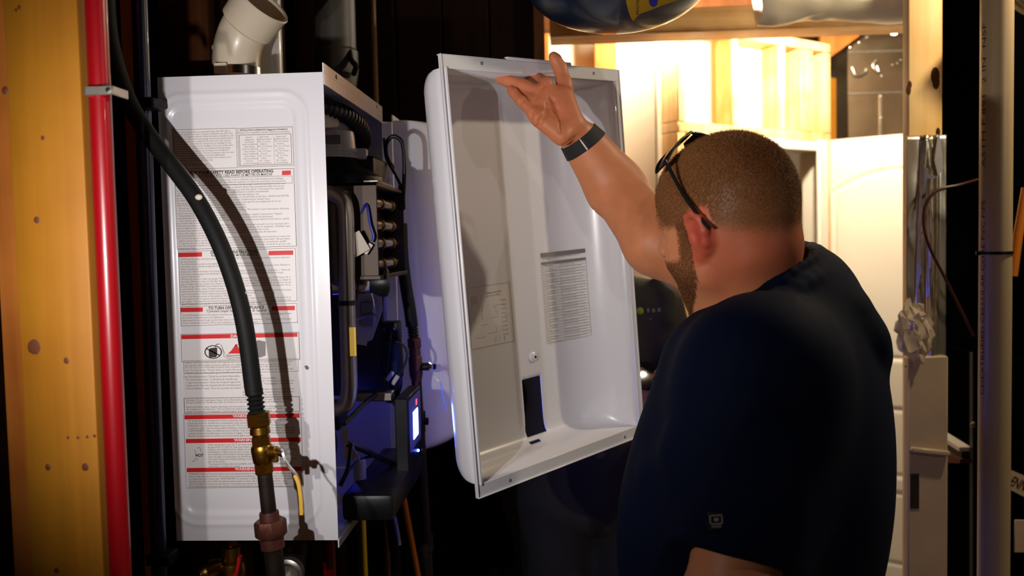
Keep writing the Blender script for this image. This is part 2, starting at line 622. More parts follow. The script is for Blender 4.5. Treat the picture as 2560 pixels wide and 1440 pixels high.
# white moulded door standing open towards the right
D0 = P(2000, 600, 3.93); D1 = P(2262, 600, 3.70)
D0.z = D1.z = 0.012
DD = (D1 - D0).normalized(); DN = Vector((DD.y, -DD.x, 0)); DWID, DHGT = 0.78, 1.99
DT = thing('door_1', None, None, D0)
DT['kind'] = 'structure'
DT['label'] = 'white moulded door with arched panels standing open'


def doorgrid(nu=110, nv=260):
    b = BM()
    pan = [(0.135, 0.645, 1.06, 1.86, True), (0.135, 0.645, 0.57, 0.87, False), (0.135, 0.645, 0.20, 0.52, False)]
    rows = []
    for j in range(nv + 1):
        v = DHGT * j / nv
        row = []
        for i in range(nu + 1):
            u = DWID * i / nu
            h = 0.0
            for (u0, u1, v0, v1, arch) in pan:
                vt = v1
                if arch:
                    t = (u - (u0 + u1) / 2) / ((u1 - u0) / 2)
                    vt = v1 - 0.085 * min(1, t * t)
                s = min(u - u0, u1 - u, v - v0, vt - v)
                if s > 0:
                    if s < 0.022:
                        h = -0.009 * math.sin(math.pi * s / 0.022) - 0.002 * s / 0.022
                    else:
                        h = -0.002
            p = D0 + DD * u + DN * h
            row.append(b.verts.new((p.x, p.y, D0.z + v)))
        rows.append(row)
    for j in range(nv):
        for i in range(nu):
            b.faces.new((rows[j][i], rows[j][i + 1], rows[j + 1][i + 1], rows[j + 1][i]))
    return b


obj('door_face', doorgrid(), 'door_paint', DT, angle=60)
q = BM(); box(q, (0, 0.014, 0), (DWID, 0.035, DHGT))
for v in q.verts:
    p = D0 + DD * v.co.x - DN * v.co.y
    v.co = Vector((p.x, p.y, D0.z + v.co.z))
obj('door_core', q, 'door_paint', DT, smooth=False)
for zz in (0.25, 1.0, 1.75):
    q = BM(); box(q, (-0.012, -0.004, zz), (0.004, 0.03, zz + 0.09), 0.002, 1)
    for v in q.verts:
        p = D0 + DD * v.co.x - DN * v.co.y
        v.co = Vector((p.x, p.y, v.co.z))
    obj('hinge', q, 'steel_dull', DT)

# far walls that close the lit room
bm = BM(); box(bm, (0.3, 5.0, 0.0), (4.2, 5.02, 2.62)); struct('wall_far', bm, 'drywall', smooth=False)
bm = BM(); box(bm, (2.6, 2.4, 0.0), (2.62, 5.0, 2.62)); struct('wall_right', bm, 'drywall', smooth=False)

# beam under the ceiling
bm = BM(); box(bm, (P(1374, 60, 3.0).x, 3.0, P(1600, 84, 3.0).z), (P(1374, 60, 3.0).x + 2.0, 3.14, P(1600, 22, 3.0).z), 0.004, 1)
o = struct('trim_1', bm, 'beam_wood'); o['label'] = 'sawn timber beam under the ceiling'

# ------------------------------------------------------------------ water heater with its front off
HX0, HX1, HY0, HY1, HZ0, HZ1 = -0.6025, -0.3485, 1.324, 1.764, 1.148, 1.860
HT = thing('water_heater', 'open white tankless water heater with warning labels on its side', 'water heater', ((HX0 + HX1) / 2, (HY0 + HY1) / 2, HZ0))


def rrect(x, z, x0, x1, z0, z1, r):
    """Signed distance to a rounded rectangle (negative inside)."""
    cx, cz = (x0 + x1) / 2, (z0 + z1) / 2
    qx, qz = abs(x - cx) - ((x1 - x0) / 2 - r), abs(z - cz) - ((z1 - z0) / 2 - r)
    return math.hypot(max(qx, 0), max(qz, 0)) + min(max(qx, qz), 0) - r


def sst(a, b, x):
    t = min(1, max(0, (x - a) / (b - a)))
    return t * t * (3 - 2 * t)


def side_panel(x0, x1, z0, z1, y, nu=100, nv=240, t=0.0012):
    b = BM()
    def h(x, z):
        d = rrect(x, z, x0 - 0.004, x1 - 0.026, z0 + 0.024, z1 - 0.026, 0.04)
        return 0.0020 * math.exp(-((d + 0.002) / 0.0035) ** 2) - 0.0034 * sst(-0.015, -0.024, d)
    rows = []
    for j in range(nv + 1):
        z = z0 + (z1 - z0) * j / nv
        rows.append([b.verts.new((x0 + (x1 - x0) * i / nu, y - h(x0 + (x1 - x0) * i / nu, z), z)) for i in range(nu + 1)])
    for j in range(nv):
        for i in range(nu):
            b.faces.new((rows[j][i], rows[j][i + 1], rows[j + 1][i + 1], rows[j + 1][i]))
    ext = bmesh.ops.extrude_face_region(b, geom=list(b.faces))
    for v in ext['geom']:
        if isinstance(v, bmesh.types.BMVert):
            v.co.y += t
    return b


obj('side_panel', side_panel(HX0, HX1, HZ0, HZ1, HY0), 'enamel', HT, angle=50)
bm = BM(); box(bm, (HX0, HY0 + .0022, HZ1 - .0016), (HX1, HY1, HZ1)); obj('top_panel', bm, 'enamel', HT, smooth=False)
bm = BM(); box(bm, (HX0, HY0 + .0022, HZ0), (HX1, HY1, HZ0 + .0016)); obj('bottom_panel', bm, 'enamel', HT, smooth=False)
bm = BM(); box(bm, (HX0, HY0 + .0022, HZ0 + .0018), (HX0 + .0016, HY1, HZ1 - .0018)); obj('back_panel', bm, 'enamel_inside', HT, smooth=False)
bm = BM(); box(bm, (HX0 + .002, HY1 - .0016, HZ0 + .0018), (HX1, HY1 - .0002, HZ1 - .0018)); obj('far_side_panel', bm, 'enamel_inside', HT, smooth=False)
bm = BM(); box(bm, (HX1 - .001, HY0, HZ1 - .001), (HX1 + .0012, HY1, HZ1 + .014), .0004, 1)
box(bm, (HX1 - .001, HY0 + .002, HZ1 - .018), (HX1 + .0012, HY1, HZ1 - .001), .0004, 1)
obj('front_flange', bm, 'enamel', HT)
bm = BM(); box(bm, (HX1 - .001, HY0, HZ0 - .012), (HX1 + .0012, HY1, HZ0 + .001), .0004, 1); obj('front_flange', bm, 'enamel', HT)
for yy in (HY0 + .075, HY1 - .055):
    bm = BM(); lathe(bm, [(0, .0035), (.002, .0032), (.0022, 0)], (HX1 + .001, yy, HZ1 + .006), (1, 0, 0), 10); obj('screw', bm, 'steel_dull', HT)

# printed labels on the side
LBL = HY0 + 0.0030


def on_panel(px, py, off=0.0):
    return P(px, py, LBL - 0.0004 - off)


PXM = LBL / F                                          # metres for a pixel on the label


def quad_px(name, pts, m, parent, Y=None, off=0.0):
    b = BM()
    vs = [b.verts.new(on_panel(x, y, off)) for x, y in pts]
    b.faces.new(vs)
    return obj(name, b, m, parent, smooth=False)


class Print:
    """Collects the printing of one colour into one flat mesh."""
    def __init__(self, fr):
        self.v, self.f, self.fr = [], [], fr

    def me(self, me, org):
        k = len(self.v)
        X, Yv, N = self.fr
        for v in me.vertices:
            self.v.append(org + X * v.co.x + Yv * v.co.y)
        for p in me.polygons:
            self.f.append([i + k for i in p.vertices])
        bpy.data.meshes.remove(me)

    def text(self, s, org, size, **kw):
        self.me(text_mesh(s, size, **kw), org)

    def quad(self, pts):
        k = len(self.v)
        self.v += [Vector(p) for p in pts]
        self.f.append([k, k + 1, k + 2, k + 3])

    def bar(self, a, b, t):
        """A line of thickness t from a to b."""
        a, b = Vector(a), Vector(b)
        d = (b - a).normalized()
        n = d.cross(self.fr[2]) * (t / 2)
        self.quad([a - n, b - n, b + n, a + n])

    def build(self, name, m, parent, local=False):
        me = bpy.data.meshes.new(name)
        me.from_pydata([v[:] for v in self.v], [], self.f)
        b = BM(); b.from_mesh(me); bpy.data.meshes.remove(me)
        o = obj(name, b, m, parent, local=local, smooth=False)
        if name == 'printed_text':
            o['kind'] = 'stuff'
        return o


FR = (Vector((1, 0, 0)), Vector((0, 0, 1)), Vector((0, -1, 0)))
def sheet(pts, name='warning_label'):
    b = BM()
    vs = [P(x, y, LBL - 0.0001) for x, y in pts]
    slab(b, [vs[0], vs[3], vs[2], vs[1]], 0.0002)
    return obj(name, b, 'label_paper', HT, smooth=False)


sh1 = sheet([(432, 322), (733, 318), (747, 803), (455, 818)])
sh2 = sheet([(453, 832), (745, 828), (758, 1215), (474, 1223)])
brn = Print(FR)
blk, red, wht = 'print_black', 'print_red', 'print_white'     # headings, bars and reversed words: a part each


def T(pr, s, px, py, h, wpx=None, off=0.0, **kw):
    """A line of print: baseline start at a pixel, letter height and width in pixels."""
    kw.setdefault('bold', 0.0)
    bo = kw.pop('bold')
    one = isinstance(pr, str)
    col, pr = pr, (Print(FR) if one else pr)
    pr.text(s, on_panel(px, py, off), h * PXM / 0.70, width=(wpx * PXM if wpx else None), bold=bo * PXM, **kw)
    if one:
        pr.build('printed_heading', col, HT)


def lines(pr, rows, px, py, dy, h, w, dx=0.0, full=100.0):
    """Lines of small print, each as wide as its number of letters asks for."""
    for i, s in enumerate(rows):
        if s:
            T(pr, s, px + dx * i, py + dy * i, h, min(w, w * len(s) / full))


def rectpx(pr, x0, y0, x1, y1, t=1.2, sk=0.036, tilt=-0.03):
    """Outline of a box on the label, following the panel's lean."""
    a, b = on_panel(x0, y0), on_panel(x1, y0 + (x1 - x0) * tilt)
    c = on_panel(x1 + (y1 - y0) * sk, y1 + (x1 - x0) * tilt)
    d = on_panel(x0 + (y1 - y0) * sk, y1)
    for p, q in ((a, b), (b, c), (c, d), (d, a)):
        pr.bar(p, q, t * PXM)


def redbar(x0, y0, x1, y1, h):
    pr = Print(FR)
    pr.quad([on_panel(x0, y0 + h), on_panel(x1, y1 + h), on_panel(x1, y1), on_panel(x0, y0)])
    pr.build('printed_red_bar', 'print_red', HT)


top = ["Not for use in systems with any requirement higher than 185 F (85 C)",
       "This water heater is for indoor or outdoor installation only. Not to be",
       "installed in recreational vehicles. When the heater is installed in such",
       "a location that a leak would cause damage a pan must be placed under it.",
       "to the water heater and as required by the local code of the province",
       "ou a une altitude. Ce chauffe-eau convient pour le chauffage de l'eau",
       "ne convient pas aux appareils de chauffage. Il doit etre installe selon",
       "the instructions for all clearances, the venting and the gas piping.",
       "un endroit ou une fuite causerait des dommages a la zone adjacente",
       "une installation a l'exterieur ou a l'interieur seulement, selon les codes",
       "Risque d'incendie. Ne pas entreposer de produits inflammables",
       "Ensure that this appliance is properly vented to the outdoors, since", "the installation must conform with local codes", "with the product manual",
       "L'INSTALLATION DOIT RESPECTER LES CODES", "d'installation"]
lines(brn, top, 436, 333, 5.9, 4.0, 152, 0.22, 72)
rectpx(brn, 433, 325, 590, 424, 1.0)
rectpx(brn, 594, 321, 731, 418, 1.0)
T(blk, "INSTALLATION CLEARANCES (Dégagement d'Installation)", 600, 328, 4.6, 122, bold=0.12)
T(brn, "Distance from combustible materials / (matériaux combustibles)", 596, 334, 4.0, 132)
rectpx(brn, 598, 338, 727, 414, 1.2)
for i, (a, b, c) in enumerate([("Clearance", "Indoor Install", "Outdoor Install"), ("(dégagement)", "(installation intérieure)", "(installation extérieure)"),
                               ("Top of Heater", "Min.  9 in. (9 po)", "Min.  36 in. (36 po)"), ("(dessus du chauffe-eau)", "(22.86 cm)", "(91.44 cm)"),
                               ("Back of Heater", "Min.  0.5 in. (0.5 po)", "Min.  0.5 in. (0.5 po)"), ("(arrière du chauffe-eau)", "(1.27 cm)", "(1.27 cm)"),
                               ("Front of Heater", "Min.  4 in. (4 po)", "Min.  24 in. (24 po)"), ("(avant du chauffe-eau)", "(10.16 cm)", "(60.96 cm)"),
                               ("Sides of heater", "Min.  3 in. (3 po)", "Min.  3 in. (3 po)"), ("(côtés du chauffe-eau)", "(7.62cm)", "(7.62cm)"),
                               ("Flue Vent", "Min.  12 inches", "Min.  12 inches"), ("(sortie des fumées)", "(12 po) (30.48 cm)", "(12 po) (30.48 cm)")]):
    yy = 345 + 5.95 * i
    T(brn, a, 607 + .22 * i + (20 - len(a)) * 0.6, yy, 3.8, min(38, len(a) * 1.9))
    T(brn, b, 645 + .22 * i + (20 - len(b)) * 0.5, yy - 1, 3.8, min(36, len(b) * 1.7))
    T(brn, c, 687 + .22 * i + (20 - len(c)) * 0.5, yy - 2, 3.8, min(37, len(c) * 1.7))
for px in (643, 684):
    brn.bar(on_panel(px, 341), on_panel(px + 2.6, 412), 0.6 * PXM)
rectpx(brn, 436, 430, 734, 624, 1.2)
T(blk, "FOR YOUR SAFETY READ BEFORE OPERATING", 474, 436.5, 7.4, 216, bold=0.35)
T(blk, "*POUR VOTRE SÉCURITÉ, LISEZ AVANT DE METTRE EN MARCHE", 476, 444, 6.2, 212, shear=0.25, bold=0.1)
redbar(705, 427, 727, 426, 11)
rectpx(brn, 437, 447, 730, 465, 0.9, tilt=-.025)
safety = ["WARNING: If you do not follow these instructions exactly, a fire or explosion may result causing property damage,",
          "personal injury or loss of life. *AVERTISSEMENT: Le défaut de respecter à la lettre les instructions de la présente",
          "notice risque de provoquer un incendie ou une explosion entraînant des dommages matériels, des blessures ou la mort",
          "This appliance does not have a pilot. It is equipped with an ignition device that automatically lights the burner.",
          "Do not try to light the burner by hand. *Ce chauffe-eau n'est pas doté d'un pilote. Il est équipé d'un dispositif",
          "d'allumage qui allume automatiquement le brûleur. Ne pas tenter d'allumer le brûleur manuellement",
          "BEFORE OPERATING smell all around the water heater area for whether gas leaking or not.",
          "Be sure to smell next to the floor because some gas is heavier than air and will settle on the floor. *AVANT DE METTRE",
          "EN MARCHE reniflez tout autour de l'appareil, dans toute la zone du chauffe-eau pour déceler toute",
          "fuite de gaz. Reniflez près du plancher car certains gaz sont plus lourds que l'air et se déposent sur le sol",
          "WHAT TO DO IF YOU SMELL GAS   *QUE FAIRE SI VOUS SENTEZ UNE ODEUR DE GAZ",
          "•  Do not try to light any appliance. *Ne tentez d'allumer aucun appareil",
          "•  Do not touch any electric switch; do not use any phone in your building. *Ne toucher à aucun interrupteur électrique;",
          "    ne pas vous servir des téléphones se trouvant dans le bâtiment",
          "•  Immediately call your gas supplier from a neighbor's phone. Follow the gas supplier's instructions. *Appeler",
          "    immédiatement le fournisseur de gaz d'un téléphone voisin. Suivre les instructions du fournisseur",
          "•  If you cannot reach your gas supplier, call the fire department. *Si vous ne pouvez pas rejoindre le fournisseur, appeler",
          "    le service des incendies",
          "Use only your hand to turn the gas control knob. Never use tools. If the knob will not push in or turn by hand, don't",
          "try to repair it, call a qualified service technician. Forced repair may result in a fire or explosion. *N'utiliser que",
          "les mains pour manoeuvrer la manette du gaz, jamais d'outil. Si la manette reste coincée, ne pas",
          "tenter de la réparer; appeler un technicien qualifié. Une force excessive ou une tentative de réparation",
          "pourrait déclencher une explosion ou un incendie",
          "Do not use this appliance if any part has been under water. Immediately call a qualified service technician to inspect the",
          "appliance and to replace any part of the control system and any gas control which has been under water. *Ne pas utiliser",
          "cet appareil s'il a été plongé dans l'eau, même partiellement. Contactez immédiatement avec un technicien qualifié",
          "pour faire inspecter l'appareil et faire remplacer toute pièce du système de contrôle et toute commande du gaz qui a été",
          "plongée dans l'eau"]
lines(brn, safety, 440, 454.5, 6.25, 4.2, 290, 0.23, 118)
redbar(446, 632, 505, 630.5, 11)
redbar(671.5, 627.5, 733, 626, 11)
T(blk, "OPERATING INSTRUCTION", 526, 635, 7.2, 123, bold=0.3)
T(blk, "*INSTRUCTIONS DE MISE EN MARCHE", 527, 642, 6.0, 122, shear=0.25, bold=0.1)
rectpx(brn, 446, 629, 738, 761, 1.0)
oper = ["STOP! Read the safety information above on this label. *ARRÊTEZ! Lire les instructions de sécurité dans la partie supérieure",
        "de cette étiquette",
        "Turn off all electric power to the appliance. *Couper l'alimentation électrique de l'appareil",
        "Instructions not to attempt to light the burner by hand. *Suivre les instructions qui indiquent de ne pas tenter d'allumer le",
        "brûleur manuellement",
        "Instructions, with an illustration, for turning the gas control (main valve) to the full OFF position. (clockwise) ↷ *Suivre les",
        "instructions, accompagnées d'une illustration, pour fermer complètement (position OFF) la vanne d'admission du gaz",
        "manuel. (sens horaire) ↷",
        "Wait five (5) minutes to clear out any gas. Then smell for gas, including near the floor. If you smell gas, STOP! Follow \"B\" in",
        "the safety information above on this label. If you don't smell gas, go to next step. *Attendre cinq (5) minutes pour laisser le",
        "gaz se dissiper. Renifler ensuite pour déceler toute odeur de gaz autour de l'appareil, y compris près du plancher. En cas",
        "d'odeur de gaz, ARRÊTER! Suivre l'étape B des instructions de sécurité dans la partie supérieure de cette étiquette. S'il n'y",
        "a pas d'odeur de gaz, passer à l'étape suivante.",
        "Instructions for turning the gas control manual valve (main valve) to full ON position. (counterclockwise) *Suivre les instructions",
        "pour ouvrir (position ON) le robinet manuel d'admission du gaz. (sens antihoraire)",
        "Turn on all electrical power to the appliance. *Mettre l'appareil sous tension",
        "If the appliance will not operate, follow the instructions \"To Turn Off Gas To Appliance\" and Call your service technician or",
        "gas supplier. *Si l'appareil ne se met pas en marche, suivre les directives de la section « Comment couper l'admission de",
        "gaz de l'appareil », puis appeler un technicien qualifié ou le fournisseur de gaz naturel"]
lines(brn, oper, 451, 650.5, 6.2, 4.2, 284, 0.25, 122)
redbar(451.5, 769.5, 507, 768.5, 11)
redbar(679.5, 765.5, 737, 764.5, 11)
T(blk, "TO TURN OFF GAS TO APPLIANCE", 521, 774, 7.6, 145, bold=0.3)
T(blk, "\"Comment couper l'admission de gaz de l'appareil", 516, 781, 6.6, 157, shear=0.25, bold=0.1)
rectpx(brn, 451, 767, 742, 815, 1.0)
lines(brn, ["Turn off all electric power to the appliance if service is to be performed. *Couper l'alimentation électrique de l'appareil avant",
            "de procéder à l'entretien ou à une réparation)",
            "Instructions for turning the gas control (main valve) to the full OFF position. (clockwise) ↷ *Suivre les instructions pour",
            "fermer complètement (position OFF) la vanne d'admission du gaz manuel. (sens horaire) ↷"], 456, 790, 6.6, 4.4, 284, 0.25, 122)
# danger block
redbar(453.5, 837.5, 743.5, 831.5, 10.5)
T(wht, "DANGER", 577, 843.8, 7.2, 46, off=0.0002, bold=0.25)
rectpx(brn, 452, 836, 747, 905, 1.0, tilt=-.02)
rectpx(brn, 459, 902, 745, 934, 0.9, tilt=-.02)
lines(brn, ["Vapors from flammable liquids will explode and catch fire causing death or severe burns. *Les vapeurs",
            "des liquides inflammables peuvent exploser ou s'enflammer, causant la mort ou des brûlures graves."], 462, 909, 6.8, 4.8, 281, 0.25, 100)
lines(brn, ["Do not use or store flammable products such as gasoline, solvents or adhesives in the same room or area",
            "near the water heater. *Ne pas utiliser ni stocker des produits inflammables, tels de l'essence, des solvants ou des",
            "adhésifs, dans la même pièce que le chauffe-eau, ni près de celui-ci."], 463, 921, 6.8, 4.8, 281, 0.25, 108)
lines(brn, ["Keep flammable products: *Garder les produits inflammables:", "     •  Far away from heater. *à distance du chauffe-eau.",
            "     •  in approved containers. *Dans des récipients approuvés.", "     •  Tightly closed. *dans des récipients fermés hermétiquement",
            "     •  Out of children's reach. *hors de la portée des enfants"], 459, 944, 7.4, 4.8, 150, 0.25, 60)
lines(brn, ["Vapors: *Les vapeurs:", "•  Cannot be seen. *sont invisibles", "•  Are heavier than air. *sont plus lourdes que l'air", "•  Go along the floor. *se propagent sur le plancher",
            "   far distance", "•  Can be carried from other rooms to the main burner", "   flame. *peuvent être transportées jusqu'au brûleur", "   d'autres pièces par des courants d'air"],
      605, 941, 6.9, 4.6, 140, 0.25, 55)
rectpx(brn, 460, 996, 748, 1033, 1.4, tilt=-.015)
lines(brn, ["Warning : Do not install water heater where flammable products will be stored or used. *AVERTISSEMENT",
            "Ne pas installer le chauffe-eau dans un endroit où des produits inflammables seront stockés.", "",
            "Read and follow water heater warnings and instructions. If owner's manual is missing, contact",
            "the retailer or manufacturer. *Lire et suivre les instructions et avertissements avec le chauffe-eau. Si le",
            "guide d'utilisation est manquant, communiquer avec le détaillant ou le fabricant."], 465, 1003, 5.6, 4.8, 278, 0.25, 100)
redbar(461, 1038, 749, 1034, 10.5); T(wht, "WARNING", 582, 1043.8, 7.0, 54, off=0.0002, bold=0.25)
redbar(464.5, 1097.5, 752, 1093.5, 10.5); T(wht, "WARNING", 585, 1103.5, 7.0, 54, off=0.0002, bold=0.25)
redbar(467, 1170, 754, 1166.5, 10.5); T(wht, "WARNING", 587, 1176, 7.0, 54, off=0.0002, bold=0.25)
rectpx(brn, 459, 1036, 752, 1220, 0.9, sk=.035, tilt=-.012)
lines(brn, ["The outlet hot water temperature of the Condensing water heater may be hot. *La température de l'eau",
            "chaude de sortie du chauffe-eau à condensation peut atteindre des valeurs élevées (°C, °F)",
            "WARNING: Use hot water heater at your own risk. The set outlet water temperature where burns result or",
            "result from scalds. Test the water before bathing or showering. Do not allow any person without supervision.",
            "*AVERTISSEMENT: Utiliser un chauffe-eau avec précaution. L'eau chaude peut causer des brûlures graves. Tester de cette",
            "la graves brûlures immédiatement si on suit pas le réglage. Toucher et vérifier la température avant le bain ou la",
            "douche. Ne pas laisser les enfants ou les personnes âgées sans surveillance."], 469, 1054, 6.35, 4.6, 279, 0.22, 108)
lines(brn, ["Water temperature over 125 °F can cause severe burns instantly or death. A une température",
            "de plus de 52 °C (125 °F), l'eau peut causer de graves brûlures instantanément.",
            "Children, the disabled and the elderly are at the highest risk of being scalded. Les personnes",
            "handicapées ou âgées sont les plus à risque de brûlures.",
            "See installation manual before setting temperature at water heater. Consulter le manuel",
            "avant de régler la température du chauffe-eau.",
            "Feel water temperature before bathing or showering. Vérifier la température de l'eau avant le",
            "bain ou la douche.",
            "Temperature limiting valves are available, see manual. Des limiteurs de température sont",
            "disponibles, consulter le manuel."], 519, 1114, 6.0, 4.5, 232, 0.25, 92)
T(blk, "HOT", 489, 1142, 7.5, 21, bold=0.35)
lines(brn, ["WARNING: California Proposition 65 lists chemical substances known to the state to cause cancer, birth defects, death, se-",
            "rious or other reproductive harm. This product may contain such substances, be their origin from fuel combustion (gas, oil)",
            "or components of the product itself. *AVERTISSEMENT: Le document « California Proposition 65 » répertorie les substances",
            "chimiques que l'État de la Californie estime pouvant causer le cancer, des malformations congénitales, et de",
            "d'autres troubles du système de reproduction. Ce produit peut contenir de telles substances, qui peuvent venir",
            "de la combustion du combustible (gaz, pétrole) ou être présentes dans les composants du produit lui-même."], 472, 1187, 6.2, 4.5, 280, 0.22, 118)

# drawings: crossed-out fuel can, flames, heater, hand under a tap
def ringpx(pr, cx, cy, rx, ry, t, n=28):
    for k in range(n):
        a0, a1 = 2 * math.pi * k / n, 2 * math.pi * (k + 1) / n
        o, i = 1.0, 1.0 - t / rx
        pr.quad([on_panel(cx + rx * i * math.cos(a0), cy + ry * i * math.sin(a0)), on_panel(cx + rx * i * math.cos(a1), cy + ry * i * math.sin(a1)),
                 on_panel(cx + rx * math.cos(a1), cy + ry * math.sin(a1)), on_panel(cx + rx * math.cos(a0), cy + ry * math.sin(a0))])


def polypx(pr, pts, off=0.0):
    k = len(pr.v)
    pr.v += [on_panel(x, y, off) for x, y in pts]
    pr.f.append(list(range(k, k + len(pts))))


can = Print(FR)
ringpx(can, 533, 880, 22, 17, 3)
polypx(can, [(522, 889), (522, 874), (526, 870), (543, 869), (543, 888), (540, 893), (524, 894)])
can.bar(on_panel(515, 871), on_panel(550, 889), 3 * PXM)
can.bar(on_panel(537, 870), on_panel(541, 861), 1.6 * PXM); can.bar(on_panel(541, 861), on_panel(549, 860), 1.6 * PXM)
can.build('printed_drawing', 'print_black', HT)
red = Print(FR)
brn.bar(on_panel(552, 861), on_panel(557, 872), 1.2 * PXM); brn.bar(on_panel(557, 872), on_panel(562, 885), 1.2 * PXM); brn.bar(on_panel(562, 888), on_panel(610, 888), 1.0 * PXM)
brn.bar(on_panel(555, 866), on_panel(560, 892), 1.0 * PXM); brn.bar(on_panel(560, 892), on_panel(610, 894), 1.0 * PXM)
polypx(red, [(569, 884), (578, 877), (584, 868), (592, 862), (598, 872), (604, 866), (608, 862), (612, 870), (620, 860), (632, 884)])
polypx(red, [(585, 868), (588, 861), (596, 860), (589, 866)])
T(brn, "Flammable Vapors", 568, 891, 4.6, 60); T(brn, "*Vapeurs inflammables", 564, 898, 4.2, 66)
gry = Print(FR)
polypx(gry, [(638, 856), (644, 850), (664, 854), (664, 889), (650, 894), (640, 890)])
for (a, b) in (((492, 1120), (500, 1119)), ((500, 1119), (503, 1130)), ((486, 1124), (492, 1140)), ((484, 1150), (492, 1146)), ((492, 1146), (494, 1150)), ((480, 1154), (488, 1152))):
    brn.bar(on_panel(*a), on_panel(*b), 1.0 * PXM)
quad_px('warning_picture', [(474, 1158), (515, 1156), (513, 1107), (471, 1109)], 'card_cream', HT, off=-0.00012)
brn.build('printed_text', 'print_brown', HT)
red.build('printed_drawing', 'print_red', HT)
gry.build('printed_drawing', 'print_grey', HT)

c = P(766, 918, HY0 - .0004)
bm = BM(); prism(bm, [c + Vector((-.003, 0, .002)), c + Vector((-.001, 0, -.003)), c + Vector((.002, 0, -.004)), c + Vector((.004, 0, -.001)), c + Vector((.001, 0, .003))], (0, -.0006, 0)); obj('paint_chip', bm, 'print_brown', HT)

# ------------------------------------------------------------------ red and blue supply pipes
def vpipe(name, px_top, px_bot, Y, r, m, label, zt=2.6, zb=0.05):
    a, b = P(px_top[0], px_top[1], Y), P(px_bot[0], px_bot[1], Y)
    d = (b - a)
    t = thing(name, label, 'pipe', (a + d * ((zb - a.z) / d.z)))
    q = BM(); tube(q, [a + d * ((zt - a.z) / d.z), a, (a + b) / 2, b, a + d * ((zb - a.z) / d.z)], r, 20)
    obj('pipe', q, m, t)
    return t


RP = vpipe('supply_pipe', (244, 100), (296, 1300), 1.03, 0.0126, 'pex_red', 'glossy red water pipe clipped beside the bright pine stud')
c = P(250, 227, 1.013)
bm = BM()
box(bm, (c.x - .0175, c.y - .0035, c.z - .0052), (c.x + .0165, c.y - .001, c.z + .0052), .0008, 1)
box(bm, (c.x + .0145, c.y - .0035, c.z - .0052), (c.x + .0172, c.y + .034, c.z + .0052), .0008, 1)
box(bm, (c.x - .0178, c.y - .0035, c.z - .0052), (c.x - .0152, c.y + .030, c.z + .0052), .0008, 1)
obj('pipe_clamp', bm, 'galvanised', RP)
bm = BM(); lathe(bm, [(0, .003), (.002, .0028), (.0024, 0)], c + Vector((.012, -.0035, 0)), (0, -1, 0), 8); obj('clamp_screw', bm, 'steel', RP)
c = P(270, 1395, 1.05)
bm = BM(); prism(bm, [c + Vector((-.004, 0, .028)), c + Vector((.007, 0, .036)), c + Vector((.007, 0, .006)), c + Vector((.010, 0, -.022)), c + Vector((0, 0, -.026)), c + Vector((-.010, 0, -.006))], (0, .004, 0))
obj('pipe_bracket', bm, 'rubber_black', RP)
BP = vpipe('supply_pipe', (352, 100), (394, 1300), 1.285, 0.0115, 'pex_blue', 'dark blue water pipe running down behind the black gas hose')
for py in (258, 1400):
    c = P(358 if py < 500 else 397, py, 1.27)
    bm = BM(); box(bm, (c.x - .018, c.y - .006, c.z - .008), (c.x + .018, c.y + .03, c.z + .008), .002, 1)
    obj('pipe_clamp', bm, 'rubber_black', BP)

# ------------------------------------------------------------------ black gas hose with brass valve, in front of the heater's side
def hexnut(b, o, d, h, r, ch=0.12):
    lathe(b, [(0, r * (1 - ch)), (h * 0.08, r), (h * 0.92, r), (h, r * (1 - ch))], o, d, 6, xdir=(0.95, -0.3, 0))


GY = 1.19


GH = thing('gas_hose', 'thick black flexible gas hose curving down across the warning labels', 'hose', P(642, 1030, GY))
hp = [(262, -160, 1.25), (268, 40, 1.235), (286, 150, 1.23), (322, 255, 1.228), (372, 338, 1.228), (430, 415, 1.222), (492, 500, 1.21), (545, 600, 1.20), (583, 700, 1.195), (607, 790, 1.19), (622, 880, GY), (632, 960, GY), (636, 985, GY)]
bm = BM(); tube(bm, [P(*a) for a in hp], 0.0120, 22, smooth=8); obj('hose', bm, 'rubber_black', GH)
for px, py, r in ((497, 493, .0052), (612, 733, .003)):
    c = P(px, py, 1.193); bm = BM(); ball(bm, c, (r, .003, r * .8), 10); obj('plaster_spot', bm, 'card_cream', GH)
a, b = P(636, 975, GY), P(642, 1030, GY)
bm = BM(); tube(bm, [a.lerp(b, i / 40) for i in range(41)], [0.0106 + 0.0016 * math.cos(i * 2 * math.pi / 8) for i in range(41)], 20); obj('ribbed_end', bm, 'rubber_black', GH)

AX = (P(676, 1340, GY) - P(642, 1030, GY)).normalized()
GV = thing('gas_valve', 'brass gas ball valve with yellow lever on black iron pipe', 'valve', P(676, 1330, GY))
o0 = P(645, 1030, GY)
px2 = lambda k: k * GY / F
bm = BM(); hexnut(bm, o0, AX, px2(37), px2(31)); obj('flare_nut', bm, 'brass', GV)
bm = BM(); lathe(bm, [(px2(36), px2(22)), (px2(40), px2(22)), (px2(40), px2(25)), (px2(56), px2(26)), (px2(58), px2(22)), (px2(64), px2(20))], o0, AX, 24); obj('flare_adapter', bm, 'brass', GV)
bm = BM(); hexnut(bm, o0 + AX * px2(62), AX, px2(32), px2(25))
lathe(bm, [(px2(86), px2(25)), (px2(92), px2(28)), (px2(102), px2(28)), (px2(112), px2(27)), (px2(128), px2(26)), (px2(134), px2(22))], o0, AX, 26)
hexnut(bm, o0 + AX * px2(130), AX, px2(30), px2(25)); obj('valve_body', bm, 'brass', GV)
sd = Vector((1, -0.22, 0.0)).normalized()
ct = o0 + AX * px2(104)
